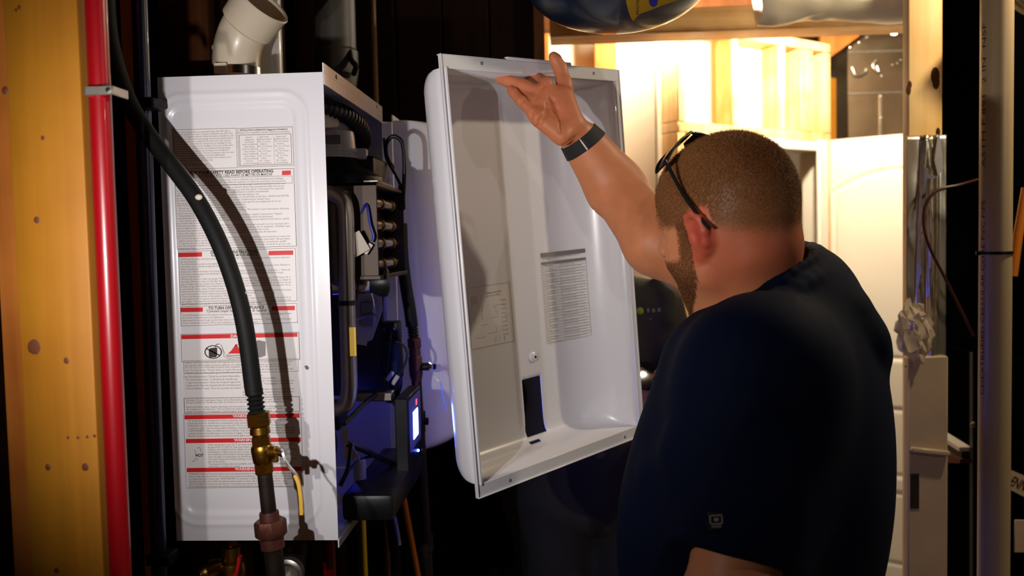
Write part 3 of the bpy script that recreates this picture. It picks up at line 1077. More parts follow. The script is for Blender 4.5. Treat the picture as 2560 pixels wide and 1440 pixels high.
bm = BM(); lathe(bm, [(px2(16), px2(17)), (px2(40), px2(17)), (px2(42), px2(14)), (px2(44), px2(13)), (px2(44), px2(8)), (px2(56), px2(8))], ct, sd, 22)
box(bm, ct + sd * px2(40) + Vector((-px2(8), -px2(10), -px2(24))), ct + sd * px2(40) + Vector((px2(6), px2(2), px2(2))), .001, 1); obj('valve_stem', bm, 'brass', GV)
bm = BM(); hexnut(bm, ct + sd * px2(52), sd, px2(13), px2(11)); obj('lever_nut', bm, 'steel', GV)
lv = [P(693, 1122, 1.165), P(706, 1128, 1.160), P(712, 1148, 1.158), P(722, 1165, 1.158), P(735, 1180, 1.158), P(742, 1192, 1.158)]
def strap(b, path, w, t, wd):
    """Flat bar along a path; wd is the direction of its width."""
    wd = Vector(wd).normalized()
    pp = smooth_path(path, 5)
    prev = None
    for i, p in enumerate(pp):
        tg = (pp[min(i + 1, len(pp) - 1)] - pp[max(i - 1, 0)]).normalized()
        n = tg.cross(wd).normalized()
        ring = [b.verts.new(p + wd * (sx * w / 2) + n * (sy * t / 2)) for sx, sy in ((-1, -1), (1, -1), (1, 1), (-1, 1))]
        if prev:
            for k in range(4):
                b.faces.new((prev[k], prev[(k + 1) % 4], ring[(k + 1) % 4], ring[k]))
        else:
            b.faces.new(ring[::-1])
        prev = ring
    b.faces.new(prev)
bm = BM(); strap(bm, lv, 0.012, 0.0022, (0.25, -1, 0)); LV = obj('lever', bm, 'steel', GV)
bm = BM(); strap(bm, [P(738, 1186, 1.157), P(746, 1205, 1.157), P(751, 1235, 1.157), P(753, 1262, 1.157), P(754, 1284, 1.157)], 0.0145, 0.0046, (0.25, -1, 0)); obj('lever_sleeve', bm, 'yellow_vinyl', LV)
n0 = o0 + AX * px2(160)
bm = BM(); lathe(bm, [(0, px2(19)), (px2(106), px2(19.5))], n0, AX, 22); obj('pipe_nipple', bm, 'black_iron', GV)
bm = BM(); lathe(bm, [(px2(100), px2(24)), (px2(104), px2(25)), (px2(128), px2(25))], n0, AX, 22)
lathe(bm, [(px2(122), px2(38)), (px2(127), px2(41)), (px2(160), px2(41)), (px2(166), px2(36))], n0, AX, 8, xdir=(1, .4, 0))
lathe(bm, [(px2(164), px2(31)), (px2(196), px2(30))], n0, AX, 22); obj('pipe_union', bm, 'union_iron', GV)
bm = BM(); lathe(bm, [(px2(190), px2(24)), (px2(900), px2(24))], n0, AX, 20); obj('pipe_drop', bm, 'black_iron', GV)

# ------------------------------------------------------------------ plumbing below the open heater
bm = BM(); c = P(578, 1352, 1.42)
PV = thing('water_valve', 'brass water valve with a red lever under the open heater', 'valve', (c.x, c.y, HZ0 - .14))
lathe(bm, [(0, .018), (.006, .020), (.012, .018)], (c.x, 1.42, HZ0 - .013), (0, 0, 1), 18); obj('collar', bm, 'pvc_white', PV)
bm = BM(); lathe(bm, [(0, .010), (.03, .010), (.03, .016), (.052, .016), (.056, .022), (.07, .024), (.10, .022), (.5, .012)], (c.x, 1.42, HZ0 - .012), (0, 0, -1), 20); obj('valve_body', bm, 'brass', PV)
bm = BM(); lathe(bm, [(0, .014), (.03, .014), (.034, .010), (.04, .009)], (c.x - .02, 1.41, HZ0 - .075), (-.5, -.8, 0), 16); obj('valve_cap', bm, 'brass', PV)
bm = BM(); strap(bm, [P(570, 1445, 1.36), P(590, 1436, 1.36), P(597, 1412, 1.36), P(600, 1390, 1.36)], .013, .005, (.1, -1, 0)); obj('lever', bm, 'red_vinyl', PV)
WV = thing('water_valve', 'dark ribbed water fitting under the open heater near its front', 'valve', P(730, 1440, 1.50))
c = P(728, 1356, 1.50)
bm = BM(); lathe(bm, [(0, .026), (.02, .028), (.03, .024), (.045, .024), (.05, .018), (.4, .018)], c, (0, 0, -1), 20); obj('valve_body', bm, 'black_iron', WV)
bm = BM(); lathe(bm, [(0, .026), (.016, .026), (.018, .022), (.02, .020), (.004, .018), (.0, .0)], P(725, 1428, 1.46), (0, -1, 0), 20); obj('coupling', bm, 'galvanised', WV)
for name, px, m, lab in (('drain_pipe', 822, 'pex_red', 'dark red pipe dropping below the front corner of the open heater'), ('drain_pipe', 892, 'plastic_black', 'thin black drain pipe between the heater and the bare studs')):
    Yp = 1.60 if m == 'pex_red' else 1.70
    c = P(px, 1352, Yp); bm = BM(); tube(bm, [(c.x, Yp, HZ0), (c.x, Yp, 0.7), (c.x, Yp, 0.05)], .012 if m == 'pex_red' else .007, 14)
    tag(obj(name, bm, m), lab, 'pipe')

# ------------------------------------------------------------------ vent pipes over the heaters
VT = thing('vent_elbow', 'cream plastic vent elbow clamped onto the top of the open heater', 'vent pipe', (P(592, 185, 1.5).x, 1.5, HZ1))
vc = Vector((P(592, 185, 1.5).x, 1.5, HZ1 + .0004))
bm = BM(); lathe(bm, [(0, .046), (.004, .0445), (.028, .0445), (.030, .043)], vc, (0, 0, 1), 32); obj('collar', bm, 'pvc', VT)
bm = BM(); lathe(bm, [(.028, .0400), (.0285, .0418), (.044, .0418), (.0445, .040)], vc, (0, 0, 1), 32); CL = obj('hose_clamp', bm, 'steel', VT)
bm = BM(); box(bm, vc + Vector((-.022, -.047, .028)), vc + Vector((.0, -.041, .046)), .001, 1); obj('clamp_tab', bm, 'pvc', CL)
bm = BM()
for k in range(7):
    box(bm, vc + Vector((-.0405 + k * .0026, -.036 - k * .0012, .031)), vc + Vector((-.0392 + k * .0026, -.030 - k * .0012, .042)))
tag(obj('clamp_slot', bm, 'plastic_black', CL, smooth=False), kind='stuff')
up = Vector((0, 0, 1)); side = Vector((.80, -.34, .0)).normalized()
path, rad = [], []
for i in range(9):
    path.append(vc + up * (.03 + .022 * i / 8)); rad.append(.0395)
R0 = .085
pv = path[-1] + side * R0
for i in range(1, 11):
    a = math.radians(48) * i / 10
    path.append(pv - side * (R0 * math.cos(a)) + up * (R0 * math.sin(a))); rad.append(.0395)
dirn = (side * math.sin(math.radians(48)) + up * math.cos(math.radians(48)))
bm = BM(); tube(bm, path, rad, 32); obj('elbow', bm, 'pvc', VT)
e = path[-1]
bm = BM(); rings = lathe(bm, [(-.006, .0395), (-.002, .0455), (.04, .047), (.046, .0485), (.048, .047), (.047, .0425), (.01, .041), (.0, .0)], e, dirn, 36); obj('socket', bm, 'pvc', VT)
bm = BM(); lathe(bm, [(0, .006), (.006, .005), (.007, 0)], path[12] - side * .036 + Vector((-.004, -.014, 0)), (-side) + Vector((0, -.3, .2)), 12); obj('mould_nub', bm, 'pvc', VT)

c = P(662, 60, 1.62)
VP1 = thing('vent_pipe', 'white plastic vent pipe rising behind the cream elbow', 'vent pipe', (c.x, 1.62, HZ1))
bm = BM(); lathe(bm, [(0, .030), (.74, .030)], (c.x, 1.62, HZ1), (0, 0, 1), 28); obj('pipe', bm, 'pvc_white', VP1)
me = text_mesh("CHARLOTTE  2 IN  PVC  DWV  ASTM D 2665  LENGS", .014)
pr = Print((Vector((0, 0, 1)), Vector((-1, 0, 0)), Vector((0, -1, 0))))
pr.me(me, Vector((c.x - .004, 1.62 - .0303, HZ1 + .03)))
for v in pr.v:                                            # wrap the lettering round the pipe
    a = (v.x - c.x - .006) / .030
    v.x, v.y = c.x + .0303 * math.sin(a - .35), 1.62 - .0303 * math.cos(a - .35)
pr.build('printed_text', 'print_grey', VP1)
c = P(838, 60, 1.95)
VP2 = thing('vent_pipe', 'vent pipe in shade-darkened grey with a wide coupling behind the open heater', 'vent pipe', (c.x, 1.95, 1.865))
bm = BM(); lathe(bm, [(0, .034), (.06, .034), (.062, .040), (.085, .042), (.12, .048), (.16, .048), (.165, .044), (.8, .044)], (c.x, 1.95, 1.865), (0, 0, 1), 28); obj('pipe', bm, 'pvc_shaded', VP2)
bm = BM(); tube(bm, [P(872, 120, 1.93), P(878, 150, 1.91), P(890, 165, 1.90), P(884, 185, 1.92)], .006, 8, smooth=4); obj('strap_tail', bm, 'rubber_black', VP2)

# ------------------------------------------------------------------ what the open heater shows inside
def part(name, b, m, **k):
    return obj(name, b, m, HT, **k)


# heat exchanger standing proud of the front
ex0, ex1 = Vector((-0.56, 1.465, 1.545)), Vector((-0.302, 1.718, 1.704))
bm = BM(); box(bm, ex0 + Vector((0, .004, .004)), (ex1.x - .035, ex1.y - .004, ex1.z - .004), .004, 2); part('heat_exchanger', bm, 'steel_dark')
bm = BM()
for (lo, hi) in (((ex1.x - .05, ex0.y, ex1.z - .006), (ex1.x, ex1.y, ex1.z)), ((ex1.x - .05, ex0.y - .006, ex0.z - .003), (ex1.x + .004, ex1.y, ex0.z + .004)),
                 ((ex1.x - .05, ex0.y, ex0.z), (ex1.x, ex0.y + .003, ex1.z)), ((ex1.x - .05, ex1.y - .003, ex0.z), (ex1.x, ex1.y, ex1.z))):
    b2 = BM(); box(b2, lo, hi, .001, 1); part('exchanger_frame', b2, 'steel_brown')
bm.free()
for k, zf in enumerate((.13, .36, .56, .80)):
    z = ex0.z + (ex1.z - ex0.z) * zf
    b2 = BM(); tube(b2, [(ex1.x - .018, ex0.y + .006, z), (ex1.x - .014, (ex0.y + ex1.y) / 2, z), (ex1.x - .018, ex1.y - .006, z)], .0085, 14); t = part('water_tube', b2, 'steel')
    for yy in (.35, .72):
        b3 = BM(); lathe(b3, [(0, .0115), (.008, .0115)], (ex1.x - .016, ex0.y + (ex1.y - ex0.y) * yy, z), (0, 1, 0), 12); obj('tube_clip', b3, 'brass', t)
bm = BM(); box(bm, (ex1.x - .03, 1.50, ex1.z), (ex1.x - .004, 1.63, ex1.z + .006), .001, 1); part('nameplate', bm, 'steel')
bm = BM(); lathe(bm, [(0, .028), (.03, .030), (.12, .030), (.15, .022), (.158, .0)], (-.37, 1.462, 1.690), (0, 0, -1), 22); part('expansion_vessel', bm, 'steel_dark')
# flue collar of stacked rings and its dark hood
fc = Vector((-.412, 1.60, 1.755))
bm = BM(); lathe(bm, [(0, .052), (.006, .052), (.007, .048), (.012, .048), (.013, .051), (.018, .051), (.019, .046), (.05, .043), (.052, .033), (.064, .033), (.066, .030)], fc, (0, 0, 1), 30); part('flue_collar', bm, 'pvc_white')
bm = BM(); box(bm, fc + Vector((-.006, -.006, .0)) + Vector((.05, 0, 0)), fc + Vector((.066, .012, .020)), .002, 1); part('collar_latch', bm, 'pvc_white')
bm = BM(); box(bm, fc + Vector((-.03, -.045, .024)), fc + Vector((.03, -.0425, .040)), 0); part('collar_sticker', bm, 'print_grey', smooth=False)
bm = BM(); lathe(bm, [(0, .095), (.015, .092), (.035, .060), (.05, .052)], (fc.x, fc.y, 1.707), (0, 0, 1), 28); part('exhaust_hood', bm, 'plastic_black')
# ribbed black intake hose under the top
rp = smooth_path([(-.46, 1.44, 1.842), (-.40, 1.50, 1.838), (-.372, 1.58, 1.830), (-.364, 1.65, 1.812), (-.372, 1.68, 1.786), (-.40, 1.66, 1.770)], 26)
bm = BM(); tube(bm, rp, [.0135 + (.0022 if i % 4 < 2 else 0) for i in range(len(rp))], 18); part('intake_hose', bm, 'cable_black', angle=25)
bm = BM(); box(bm, (-.47, 1.47, 1.803), (-.392, 1.56, 1.838), .003, 1, R=rotmat(.2, .1, -.3)); part('terminal_block', bm, 'card_cream')
for k, m in enumerate(('red_vinyl', 'wire_white', 'yellow_tag')):
    bm = BM(); tube(bm, [(-.41, 1.55 + .01 * k, 1.81), (-.39 + .004 * k, 1.60, 1.795 - .004 * k), (-.37 + .004 * k, 1.66, 1.760)], .0016, 6, smooth=5); part('wire', bm, m)
bm = BM(); box(bm, (-.46, 1.60, 1.715), (-.335, 1.758, 1.762), .004, 1); part('control_cover', bm, 'plastic_black')
for k in range(2):
    bm = BM(); tube(bm, [(-.345, 1.60 + .025 * k, 1.715), (-.343, 1.60 + .027 * k, 1.690)], .002, 8); part('bolt', bm, 'steel')

# silver air tube bent at both ends
tp = [P(800, 482, 1.43), P(830, 486, 1.43), P(855, 500, 1.43), P(864, 530, 1.43), P(866, 600, 1.43), P(868, 760, 1.43), P(872, 900, 1.43), P(873, 970, 1.43), P(866, 1005, 1.43), P(846, 1020, 1.43), P(805, 1022, 1.43)]
bm = BM(); tube(bm, tp, .0135, 24, smooth=8); TB = part('air_tube', bm, 'steel_dull')
bm = BM(); lathe(bm, [(-.004, .0148), (.004, .0148)], P(868, 757, 1.43), (0, 0, 1), 20); obj('zip_tie', bm, 'plastic_black', TB)
bm = BM(); box(bm, P(876, 890, 1.414), P(889, 818, 1.411), .0003, 1); obj('yellow_sticker', bm, 'yellow_tag', TB)
for (px, py, rz, s) in ((850, 612, .4, 1.0), (893, 610, -.5, 1.0)):
    c = P(px, py, 1.44); bm = BM(); box(bm, c + Vector((-.014, -.0006, -.018)), c + Vector((.014, .0006, .018)), .0004, 1, R=rotmat(.2, rz, .2)); part('paper_tag', bm, 'card_cream')

# fan motor
mc = P(905, 706, 1.50)
bm = BM(); lathe(bm, [(-.05, .021), (-.01, .021), (.004, .020), (.014, .016), (.02, .010)], mc, (1, .25, 0), 24); part('fan_motor', bm, 'steel')
bm = BM(); lathe(bm, [(.012, .017), (.03, .026), (.042, .026), (.046, .02)], mc, (1, .25, 0), 14); part('motor_flange', bm, 'plastic_black')
bm = BM(); lathe(bm, [(.034, .023), (.040, .024), (.044, .020)], mc, (1, .25, 0), 8); part('brass_ring', bm, 'brass')
# white bracket with the controller module
bc = P(915, 795, 1.58)
bm = BM(); prism(bm, [P(885, 735, 1.60), P(952, 730, 1.60), P(956, 775, 1.60), P(930, 850, 1.60), P(912, 856, 1.60), P(885, 840, 1.60)][::-1], (0, .002, 0)); part('white_bracket', bm, 'card_cream')
a = P(900, 755, 1.585); b = P(938, 815, 1.585)
bm = BM(); box(bm, (a.x, 1.58, b.z), (b.x, 1.598, a.z), .002, 1, R=rotmat(0, .08, 0)); MD = part('controller_module', bm, 'print_grey')
pr = Print(FR); pr.text("NAVIEN", Vector((a.x + .004, 1.5795, (a.z + b.z) / 2 - .003)), .010, width=.020); pr.build('printed_name', 'print_black', MD)
bm = BM(); box(bm, P(888, 862, 1.55), P(917, 848, 1.548), .0003, 1, R=rotmat(0, .2, 0)); part('paper_tag', bm, 'card_cream')
# gas valve block with knobs, bottle and pipes behind
bm = BM(); c = P(985, 818, 1.70); box(bm, c + Vector((-.022, -.02, -.026)), c + Vector((.012, .02, .012)), .004, 2); GB = part('gas_control', bm, 'plastic_black')
for dx in (-.016, 0.004):
    b2 = BM(); lathe(b2, [(0, .005), (.004, .005), (.005, .003)], c + Vector((dx, -.02, -.002)), (0, -1, 0), 12); obj('control_screw', b2, 'pex_blue', GB)
bm = BM(); lathe(bm, [(0, .020), (.03, .022), (.07, .022), (.075, .014), (.12, .014)], P(978, 850, 1.68), (0, 0, -1), 20); part('gas_regulator', bm, 'plastic_black')
bm = BM(); tube(bm, [P(990, 880, 1.69), P(992, 920, 1.69), P(995, 960, 1.69), P(987, 985, 1.69)], .009, 12, smooth=4); part('gas_tube', bm, 'pex_blue')
bm = BM(); a, b = P(868, 1000, 1.62), P(985, 984, 1.62); box(bm, (a.x, 1.60, a.z), (b.x, 1.63, b.z + .006), .002, 1); part('cross_bar', bm, 'steel_dull')
bm = BM(); a = P(860, 700, 1.71); box(bm, (-.55, 1.735, 1.30), (-.352, 1.752, 1.52), .003, 1); part('insulation_board', bm, 'furnace_panel')
bm = BM(); lathe(bm, [(0, .05), (.01, .052), (.04, .052), (.05, .046)], (-.44, 1.50, 1.26), (0, -1, 0), 28); part('blower_housing', bm, 'plastic_black')
bm = BM(); box(bm, (-.44, 1.50, 1.28), (-.385, 1.56, 1.325), .004, 1); TR = part('transformer', bm, 'plastic_black')
bm = BM(); a = P(862, 1085, 1.497); box(bm, a + Vector((-.007, -.0005, -.014)), a + Vector((.006, .0003, .012)), 0, R=rotmat(0, .06, 0)); part('rating_sticker', bm, 'card_cream')
bm = BM(); a = P(872, 1130, 1.46); prism(bm, [a + Vector((-.006, 0, .018)), a + Vector((.008, 0, .016)), a + Vector((.012, 0, -.008)), a + Vector((.004, 0, -.016)), a + Vector((-.008, 0, -.012))], (0, .001, 0)); part('yellow_sticker', bm, 'yellow_tag')
bm = BM(); lathe(bm, [(0, .011), (.034, .011), (.036, .009)], P(900, 1200, 1.50), (0, 0, 1), 16); part('drain_cup', bm, 'card_cream')
bm = BM(); lathe(bm, [(0, .013), (.02, .013)], P(953, 1195, 1.66), (0, 0, 1), 16); part('drain_plug', bm, 'brass')
bm = BM(); prism(bm, [P(845, 1240, 1.42), P(865, 1232, 1.42), P(850, 1260, 1.42), P(845, 1266, 1.42)], (0, .004, 0)); part('clip', bm, 'card_cream')
# black front bracket and the display box
bm = BM(); box(bm, (-.362, 1.40, 1.152), (-.276, 1.735, 1.196), .008, 2); part('front_bracket', bm, 'plastic_black')
bm = BM(); box(bm, (-.300, 1.555, 1.185), (-.2765, 1.700, 1.325), .002, 1); DB = part('display_box', bm, 'plastic_black')
bm = BM(); box(bm, (-.2766, 1.565, 1.225), (-.2755, 1.692, 1.318), .0005, 1); obj('display_face', bm, 'print_grey', DB)
bm = BM(); box(bm, (-.2757, 1.606, 1.240), (-.2750, 1.656, 1.290)); obj('lit_screen', bm, 'led_blue', DB, smooth=False)
bm = BM(); box(bm, (-.2751, 1.628, 1.258), (-.2746, 1.644, 1.276)); obj('lit_digits', bm, 'led_white', DB, smooth=False)
bm = BM(); box(bm, (-.2757, 1.640, 1.298), (-.2750, 1.650, 1.308)); obj('red_light', bm, 'led_red', DB, smooth=False)
bm = BM(); ball(bm, (-.276, 1.655, 1.208), .0022, 8); obj('blue_light', bm, 'led_blue', DB)
bm = BM(); ball(bm, (-.425, 1.64, 1.29), .005, 8); part('status_light', bm, 'led_inside')
# wiring
W = [([(865, 590, 1.46), (893, 560, 1.47), (915, 510, 1.46), (925, 560, 1.455), (934, 590, 1.455), (930, 605, 1.455)], 'wire_blue', .0022),
     ([(840, 700, 1.46), (880, 660, 1.48), (910, 655, 1.50), (935, 665, 1.52), (925, 680, 1.52), (900, 690, 1.50)], 'cable_black', .0028),
     ([(890, 680, 1.49), (905, 672, 1.49), (920, 678, 1.50), (935, 690, 1.50)], 'cable_black', .002),
     ([(897, 700, 1.46), (892, 740, 1.46), (888, 780, 1.46)], 'cable_black', .0016),
     ([(930, 735, 1.50), (935, 760, 1.53), (932, 780, 1.56)], 'wire_white', .001),
     ([(888, 800, 1.50), (905, 795, 1.53), (938, 788, 1.57)], 'wire_blue', .0018),
     ([(985, 855, 1.66), (1005, 860, 1.66), (1018, 885, 1.66), (1008, 920, 1.66), (990, 945, 1.66)], 'cable_black', .0022),
     ([(978, 830, 1.66), (972, 890, 1.66), (968, 930, 1.66), (970, 965, 1.66)], 'cable_black', .002),
     ([(870, 1110, 1.46), (910, 1125, 1.50), (950, 1145, 1.55), (985, 1160, 1.60)], 'cable_black', .0055),
     ([(860, 1060, 1.46), (880, 1040, 1.50), (910, 1010, 1.56), (940, 985, 1.60)], 'cable_black', .004),
     ([(868, 1180, 1.46), (900, 1150, 1.50), (940, 1140, 1.55), (970, 1150, 1.60)], 'cable_black', .0025),
     ([(880, 1115, 1.45), (895, 1140, 1.47), (903, 1165, 1.48)], 'wire_white', .0012),
     ([(985, 1000, 1.62), (990, 1010, 1.62), (1000, 1015, 1.60)], 'cable_black', .006),
     ([(850, 1215, 1.42), (870, 1170, 1.43), (878, 1110, 1.45)], 'cable_black', .004)]
for pts, m, r in W:
    bm = BM(); tube(bm, [P(*p) for p in pts], r, 8, smooth=5); part('wire', bm, m)
for c in (P(920, 622, 1.455), P(975, 940, 1.655), P(988, 950, 1.655)):
    bm = BM(); box(bm, c + Vector((-.004, -.003, -.010)), c + Vector((.004, .003, .010)), .001, 1, R=rotmat(0, .6, .2)); part('wire_connector', bm, 'wire_white')
# black cable looping out in front of the next heater
bm = BM(); tube(bm, [P(985, 420, 1.74), P(970, 395, 1.73), P(965, 365, 1.72), P(975, 345, 1.71), P(990, 342, 1.71), P(1006, 358, 1.71), P(1011, 400, 1.71), P(1010, 460, 1.71), P(1006, 520, 1.71)], .0042, 12, smooth=6); part('looped_cable', bm, 'cable_black')
bm = BM(); tube(bm, [P(960, 345, 1.74), P(966, 395, 1.74), P(985, 430, 1.73), P(1003, 465, 1.72)], .003, 10, smooth=6); part('looped_cable', bm, 'cable_black')
bm = BM(); box(bm, P(997, 525, 1.705), P(1013, 462, 1.715), .002, 1); part('cable_boot', bm, 'plastic_black')

# ------------------------------------------------------------------ second heater with its front on
KY0 = 1.876
H2 = thing('water_heater', 'closed white tankless water heater with rounded glossy front, behind the open one', 'water heater', ((HX0 + HX1) / 2, KY0 + .22, HZ0))
bm = BM(); box(bm, (HX0, KY0, HZ0), (HX1, KY0 + .44, HZ1), .002, 1); obj('body', bm, 'enamel', H2)
bm = BM(); box(bm, (HX1 - .002, KY0, HZ1 - .001), (HX1 + .001, KY0 + .44, HZ1 + .014), .0004, 1)
obj('front_flange', bm, 'enamel', H2)


def bulged(x0, y0, y1, z0, z1, D, r, ny=60, nz=90):
    """Pressed front cover: flat face with wide rounded edges."""
    b = BM()
    def dep(y, z):
        sy = min(y - y0, y1 - y); sz = min(z - z0, z1 - z)
        f = lambda s, rr: 1.0 if s >= rr else math.sqrt(max(0, 1 - (1 - s / rr) ** 2))
        return D * (0.25 + 0.75 * f(sy, r)) * (0.55 + 0.45 * f(sz, r * .35))
    ys = [y0 + (y1 - y0) * (0.5 - 0.5 * math.cos(math.pi * i / ny)) for i in range(ny + 1)]
    zs = [z0 + (z1 - z0) * (0.5 - 0.5 * math.cos(math.pi * j / nz)) for j in range(nz + 1)]
    rows = [[b.verts.new((x0 + dep(y, z), y, z)) for y in ys] for z in zs]
    for j in range(nz):
        for i in range(ny):
            b.faces.new((rows[j][i], rows[j][i + 1], rows[j + 1][i + 1], rows[j + 1][i]))
    ed = [e for e in b.edges if len(e.link_faces) == 1]
    ex = bmesh.ops.extrude_edge_only(b, edges=ed)
    for v in ex['geom']:
        if isinstance(v, bmesh.types.BMVert):
            v.co.x = x0
    return b


obj('front_cover', bulged(HX1 + .0012, KY0 + .002, KY0 + .438, HZ0 + .006, HZ1 + .002, .112, .085), 'enamel', H2, angle=60)

# its gas line in front of it
def px_at(k, Y):
    return k * Y / F


G2Y = 1.80
G2 = thing('gas_hose', 'black gas hose hanging in front of the closed heater', 'hose', P(1040, 860, G2Y))
bm = BM(); tube(bm, [P(1003, 560, 1.83), P(1006, 640, 1.82), P(1014, 710, 1.81), P(1024, 770, G2Y), P(1030, 815, G2Y)], .0125, 18, smooth=8); obj('hose', bm, 'rubber_black', G2)
a, b = P(1030, 808, G2Y), P(1035, 848, G2Y)
bm = BM(); tube(bm, [a.lerp(b, i / 32) for i in range(33)], [.0105 + .0016 * math.cos(i * 2 * math.pi / 6) for i in range(33)], 16); obj('ribbed_end', bm, 'rubber_black', G2)
V2 = thing('gas_valve', 'dark gas valve with bare steel lever in front of the closed heater', 'valve', P(1066, 1380, G2Y))
A2 = (P(1066, 1380, G2Y) - P(1035, 848, G2Y)).normalized()
o2 = P(1035, 846, G2Y); k2 = lambda k: k * G2Y / F
bm = BM(); hexnut(bm, o2, A2, k2(24), k2(19)); lathe(bm, [(k2(24), k2(14)), (k2(42), k2(15))], o2, A2, 18); obj('flare_nut', bm, 'union_iron', V2)
bm = BM(); lathe(bm, [(k2(42), k2(13)), (k2(50), k2(17)), (k2(90), k2(17)), (k2(108), k2(13))], o2, A2, 18); obj('valve_body', bm, 'union_iron', V2)
bm = BM(); lathe(bm, [(k2(10), k2(10)), (k2(34), k2(10)), (k2(36), k2(5)), (k2(44), k2(5)), (k2(44), k2(7)), (k2(52), k2(7))], o2 + A2 * k2(72), (1, -.1, .0), 14); obj('valve_stem', bm, 'black_iron', V2)
bm = BM(); strap(bm, [P(1072, 905, 1.775), P(1080, 912, 1.775), P(1080, 930, 1.775), P(1090, 945, 1.775), P(1101, 958, 1.775), P(1107, 990, 1.775), P(1115, 1027, 1.775)], .011, .0022, (.2, -1, 0)); obj('lever', bm, 'steel', V2)
bm = BM(); lathe(bm, [(k2(108), k2(13)), (k2(188), k2(13))], o2, A2, 18); obj('pipe_nipple', bm, 'black_iron', V2)
bm = BM(); lathe(bm, [(k2(186), k2(18)), (k2(212), k2(18))], o2, A2, 8); lathe(bm, [(k2(206), k2(16)), (k2(240), k2(16))], o2, A2, 16); lathe(bm, [(0, k2(9)), (k2(24), k2(10)), (k2(26), 0)], o2 + A2 * k2(212), (1, 0, 0), 12); obj('pipe_tee', bm, 'black_iron', V2)
bm = BM(); lathe(bm, [(k2(240), k2(14)), (k2(520), k2(14))], o2, A2, 18)
lathe(bm, [(k2(505), k2(19)), (k2(545), k2(19))], o2, A2, 18); obj('pipe_drop', bm, 'black_iron', V2)
bm = BM(); lathe(bm, [(k2(545), k2(14)), (k2(1300), k2(14))], o2, A2, 14); obj('pipe_riser', bm, 'black_iron', V2)

# cables and strips below the heaters
for px0, px1, Y, r, m, lab in ((905, 912, 1.95, .007, 'yellow_tag', 'thin ochre pipe below the open heater, nearest to its corner'), (962, 968, 2.05, .007, 'wire_copper', 'copper pipe below the black front bracket'),
                               (1012, 1045, 2.05, .007, 'tape_orange', 'slanting orange pipe below the closed heater')):
    a, b = P(px0, 1262, Y), P(px1, 1440, Y)
    d = b - a
    bm = BM(); tube(bm, [a + d * ((1.147 - a.z) / d.z), a + d * 1.0, a + d * ((.03 - a.z) / d.z)], r, 12)
    tag(obj('copper_pipe', bm, m), lab, 'pipe')
bm = BM(); tube(bm, [P(972, 1262, 1.72), P(985, 1350, 1.74), P(990, 1440, 1.76), P(992, 1700, 1.78)], .011, 14, smooth=5)
tag(obj('drain_hose', bm, 'rubber_black'), 'thick black drain hose below the display box', 'hose')
bm = BM(); tube(bm, [P(978, 1262, 1.70), P(990, 1310, 1.70), P(999, 1362, 1.70)], .0035, 10, smooth=5)
tag(obj('drain_tube', bm, 'wire_white'), 'thin pale tube hanging beside the black drain hose', 'tube')

c = P(936, 100, 2.20)
bm = BM(); tube(bm, [(c.x, 2.20, 0.05), (c.x, 2.20, 1.4), (c.x, 2.20, 2.58)], .006, 10); tag(obj('copper_pipe', bm, 'pine_pale'), 'thin pale pipe rising between the two heaters', 'pipe')

# ------------------------------------------------------------------ front cover held up by the man
CW, CH, CD = 0.445, 0.705, 0.108
CM = Matrix.Translation((-0.0115, 1.552, 1.5547)) @ (rotmat(0, 0, 0.8373) @ rotmat(-0.0191, 0, 0) @ rotmat(0, -0.0632, 0)).to_4x4()
CV = thing('heater_cover', 'white pressed steel heater cover held open side out', 'cover', M=CM)
fs, ft = 0.010, 0.020                                   # flange widths at the sides and at top and bottom
cx1, cz1 = CW / 2 - fs, CH / 2 - ft
cr = 0.085
CI = CM.inverted()
co_, cn_ = CM @ Vector((0, CD, 0)), (CM.to_3x3() @ Vector((0, 1, 0)))


rib = 0.0


def cov_depth(x, z):
    """Depth of the pressed cover at a point of its opening: wide rounded sides, tighter top and bottom."""
    sx_, sz_ = max(0.0, cx1 - abs(x)), max(0.0, cz1 - abs(z))
    arc = lambda s, r: 1.0 if s >= r else math.sqrt(max(0.0, 1 - (1 - s / r) ** 2))
    y = CD * (0.24 + 0.76 * arc(sx_, 0.085)) * (0.70 + 0.30 * arc(sz_, 0.030))
    f = sst(0.02, 0.05, sz_)
    y -= 0.0020 * f * (sst(rib - .010, rib - .005, x) - sst(rib + .005, rib + .010, x))
    y += 0.0012 * sst(rib + .008, rib + .014, x) * f * sst(0.05, 0.09, sx_)
    return y


def on_cover(px, py, off=0.0008):
    """Point on the cover's inner surface, in the cover's own frame."""
    y = CD
    for _ in range(6):
        p = CI @ hit(px, py, CM @ Vector((0, y, 0)), cn_)
        y = cov_depth(p.x, p.z)
    return Vector((p.x, y - off, p.z))


rib = on_cover(1288, 800).x
hw = [on_cover(*p) for p in ((1310, 948), (1354, 937), (1363, 1078), (1310, 1098))]
hx0, hx1 = (hw[0].x + hw[3].x) / 2, (hw[1].x + hw[2].x) / 2
hz1, hz0 = (hw[0].z + hw[1].z) / 2, (hw[2].z + hw[3].z) / 2
sw = [on_cover(*p) for p in ((1322, 1106), (1352, 1099), (1354, 1110), (1324, 1118))]
sx0, sx1, sz1, sz0 = sw[0].x, sw[1].x, max(p.z for p in sw), min(p.z for p in sw)


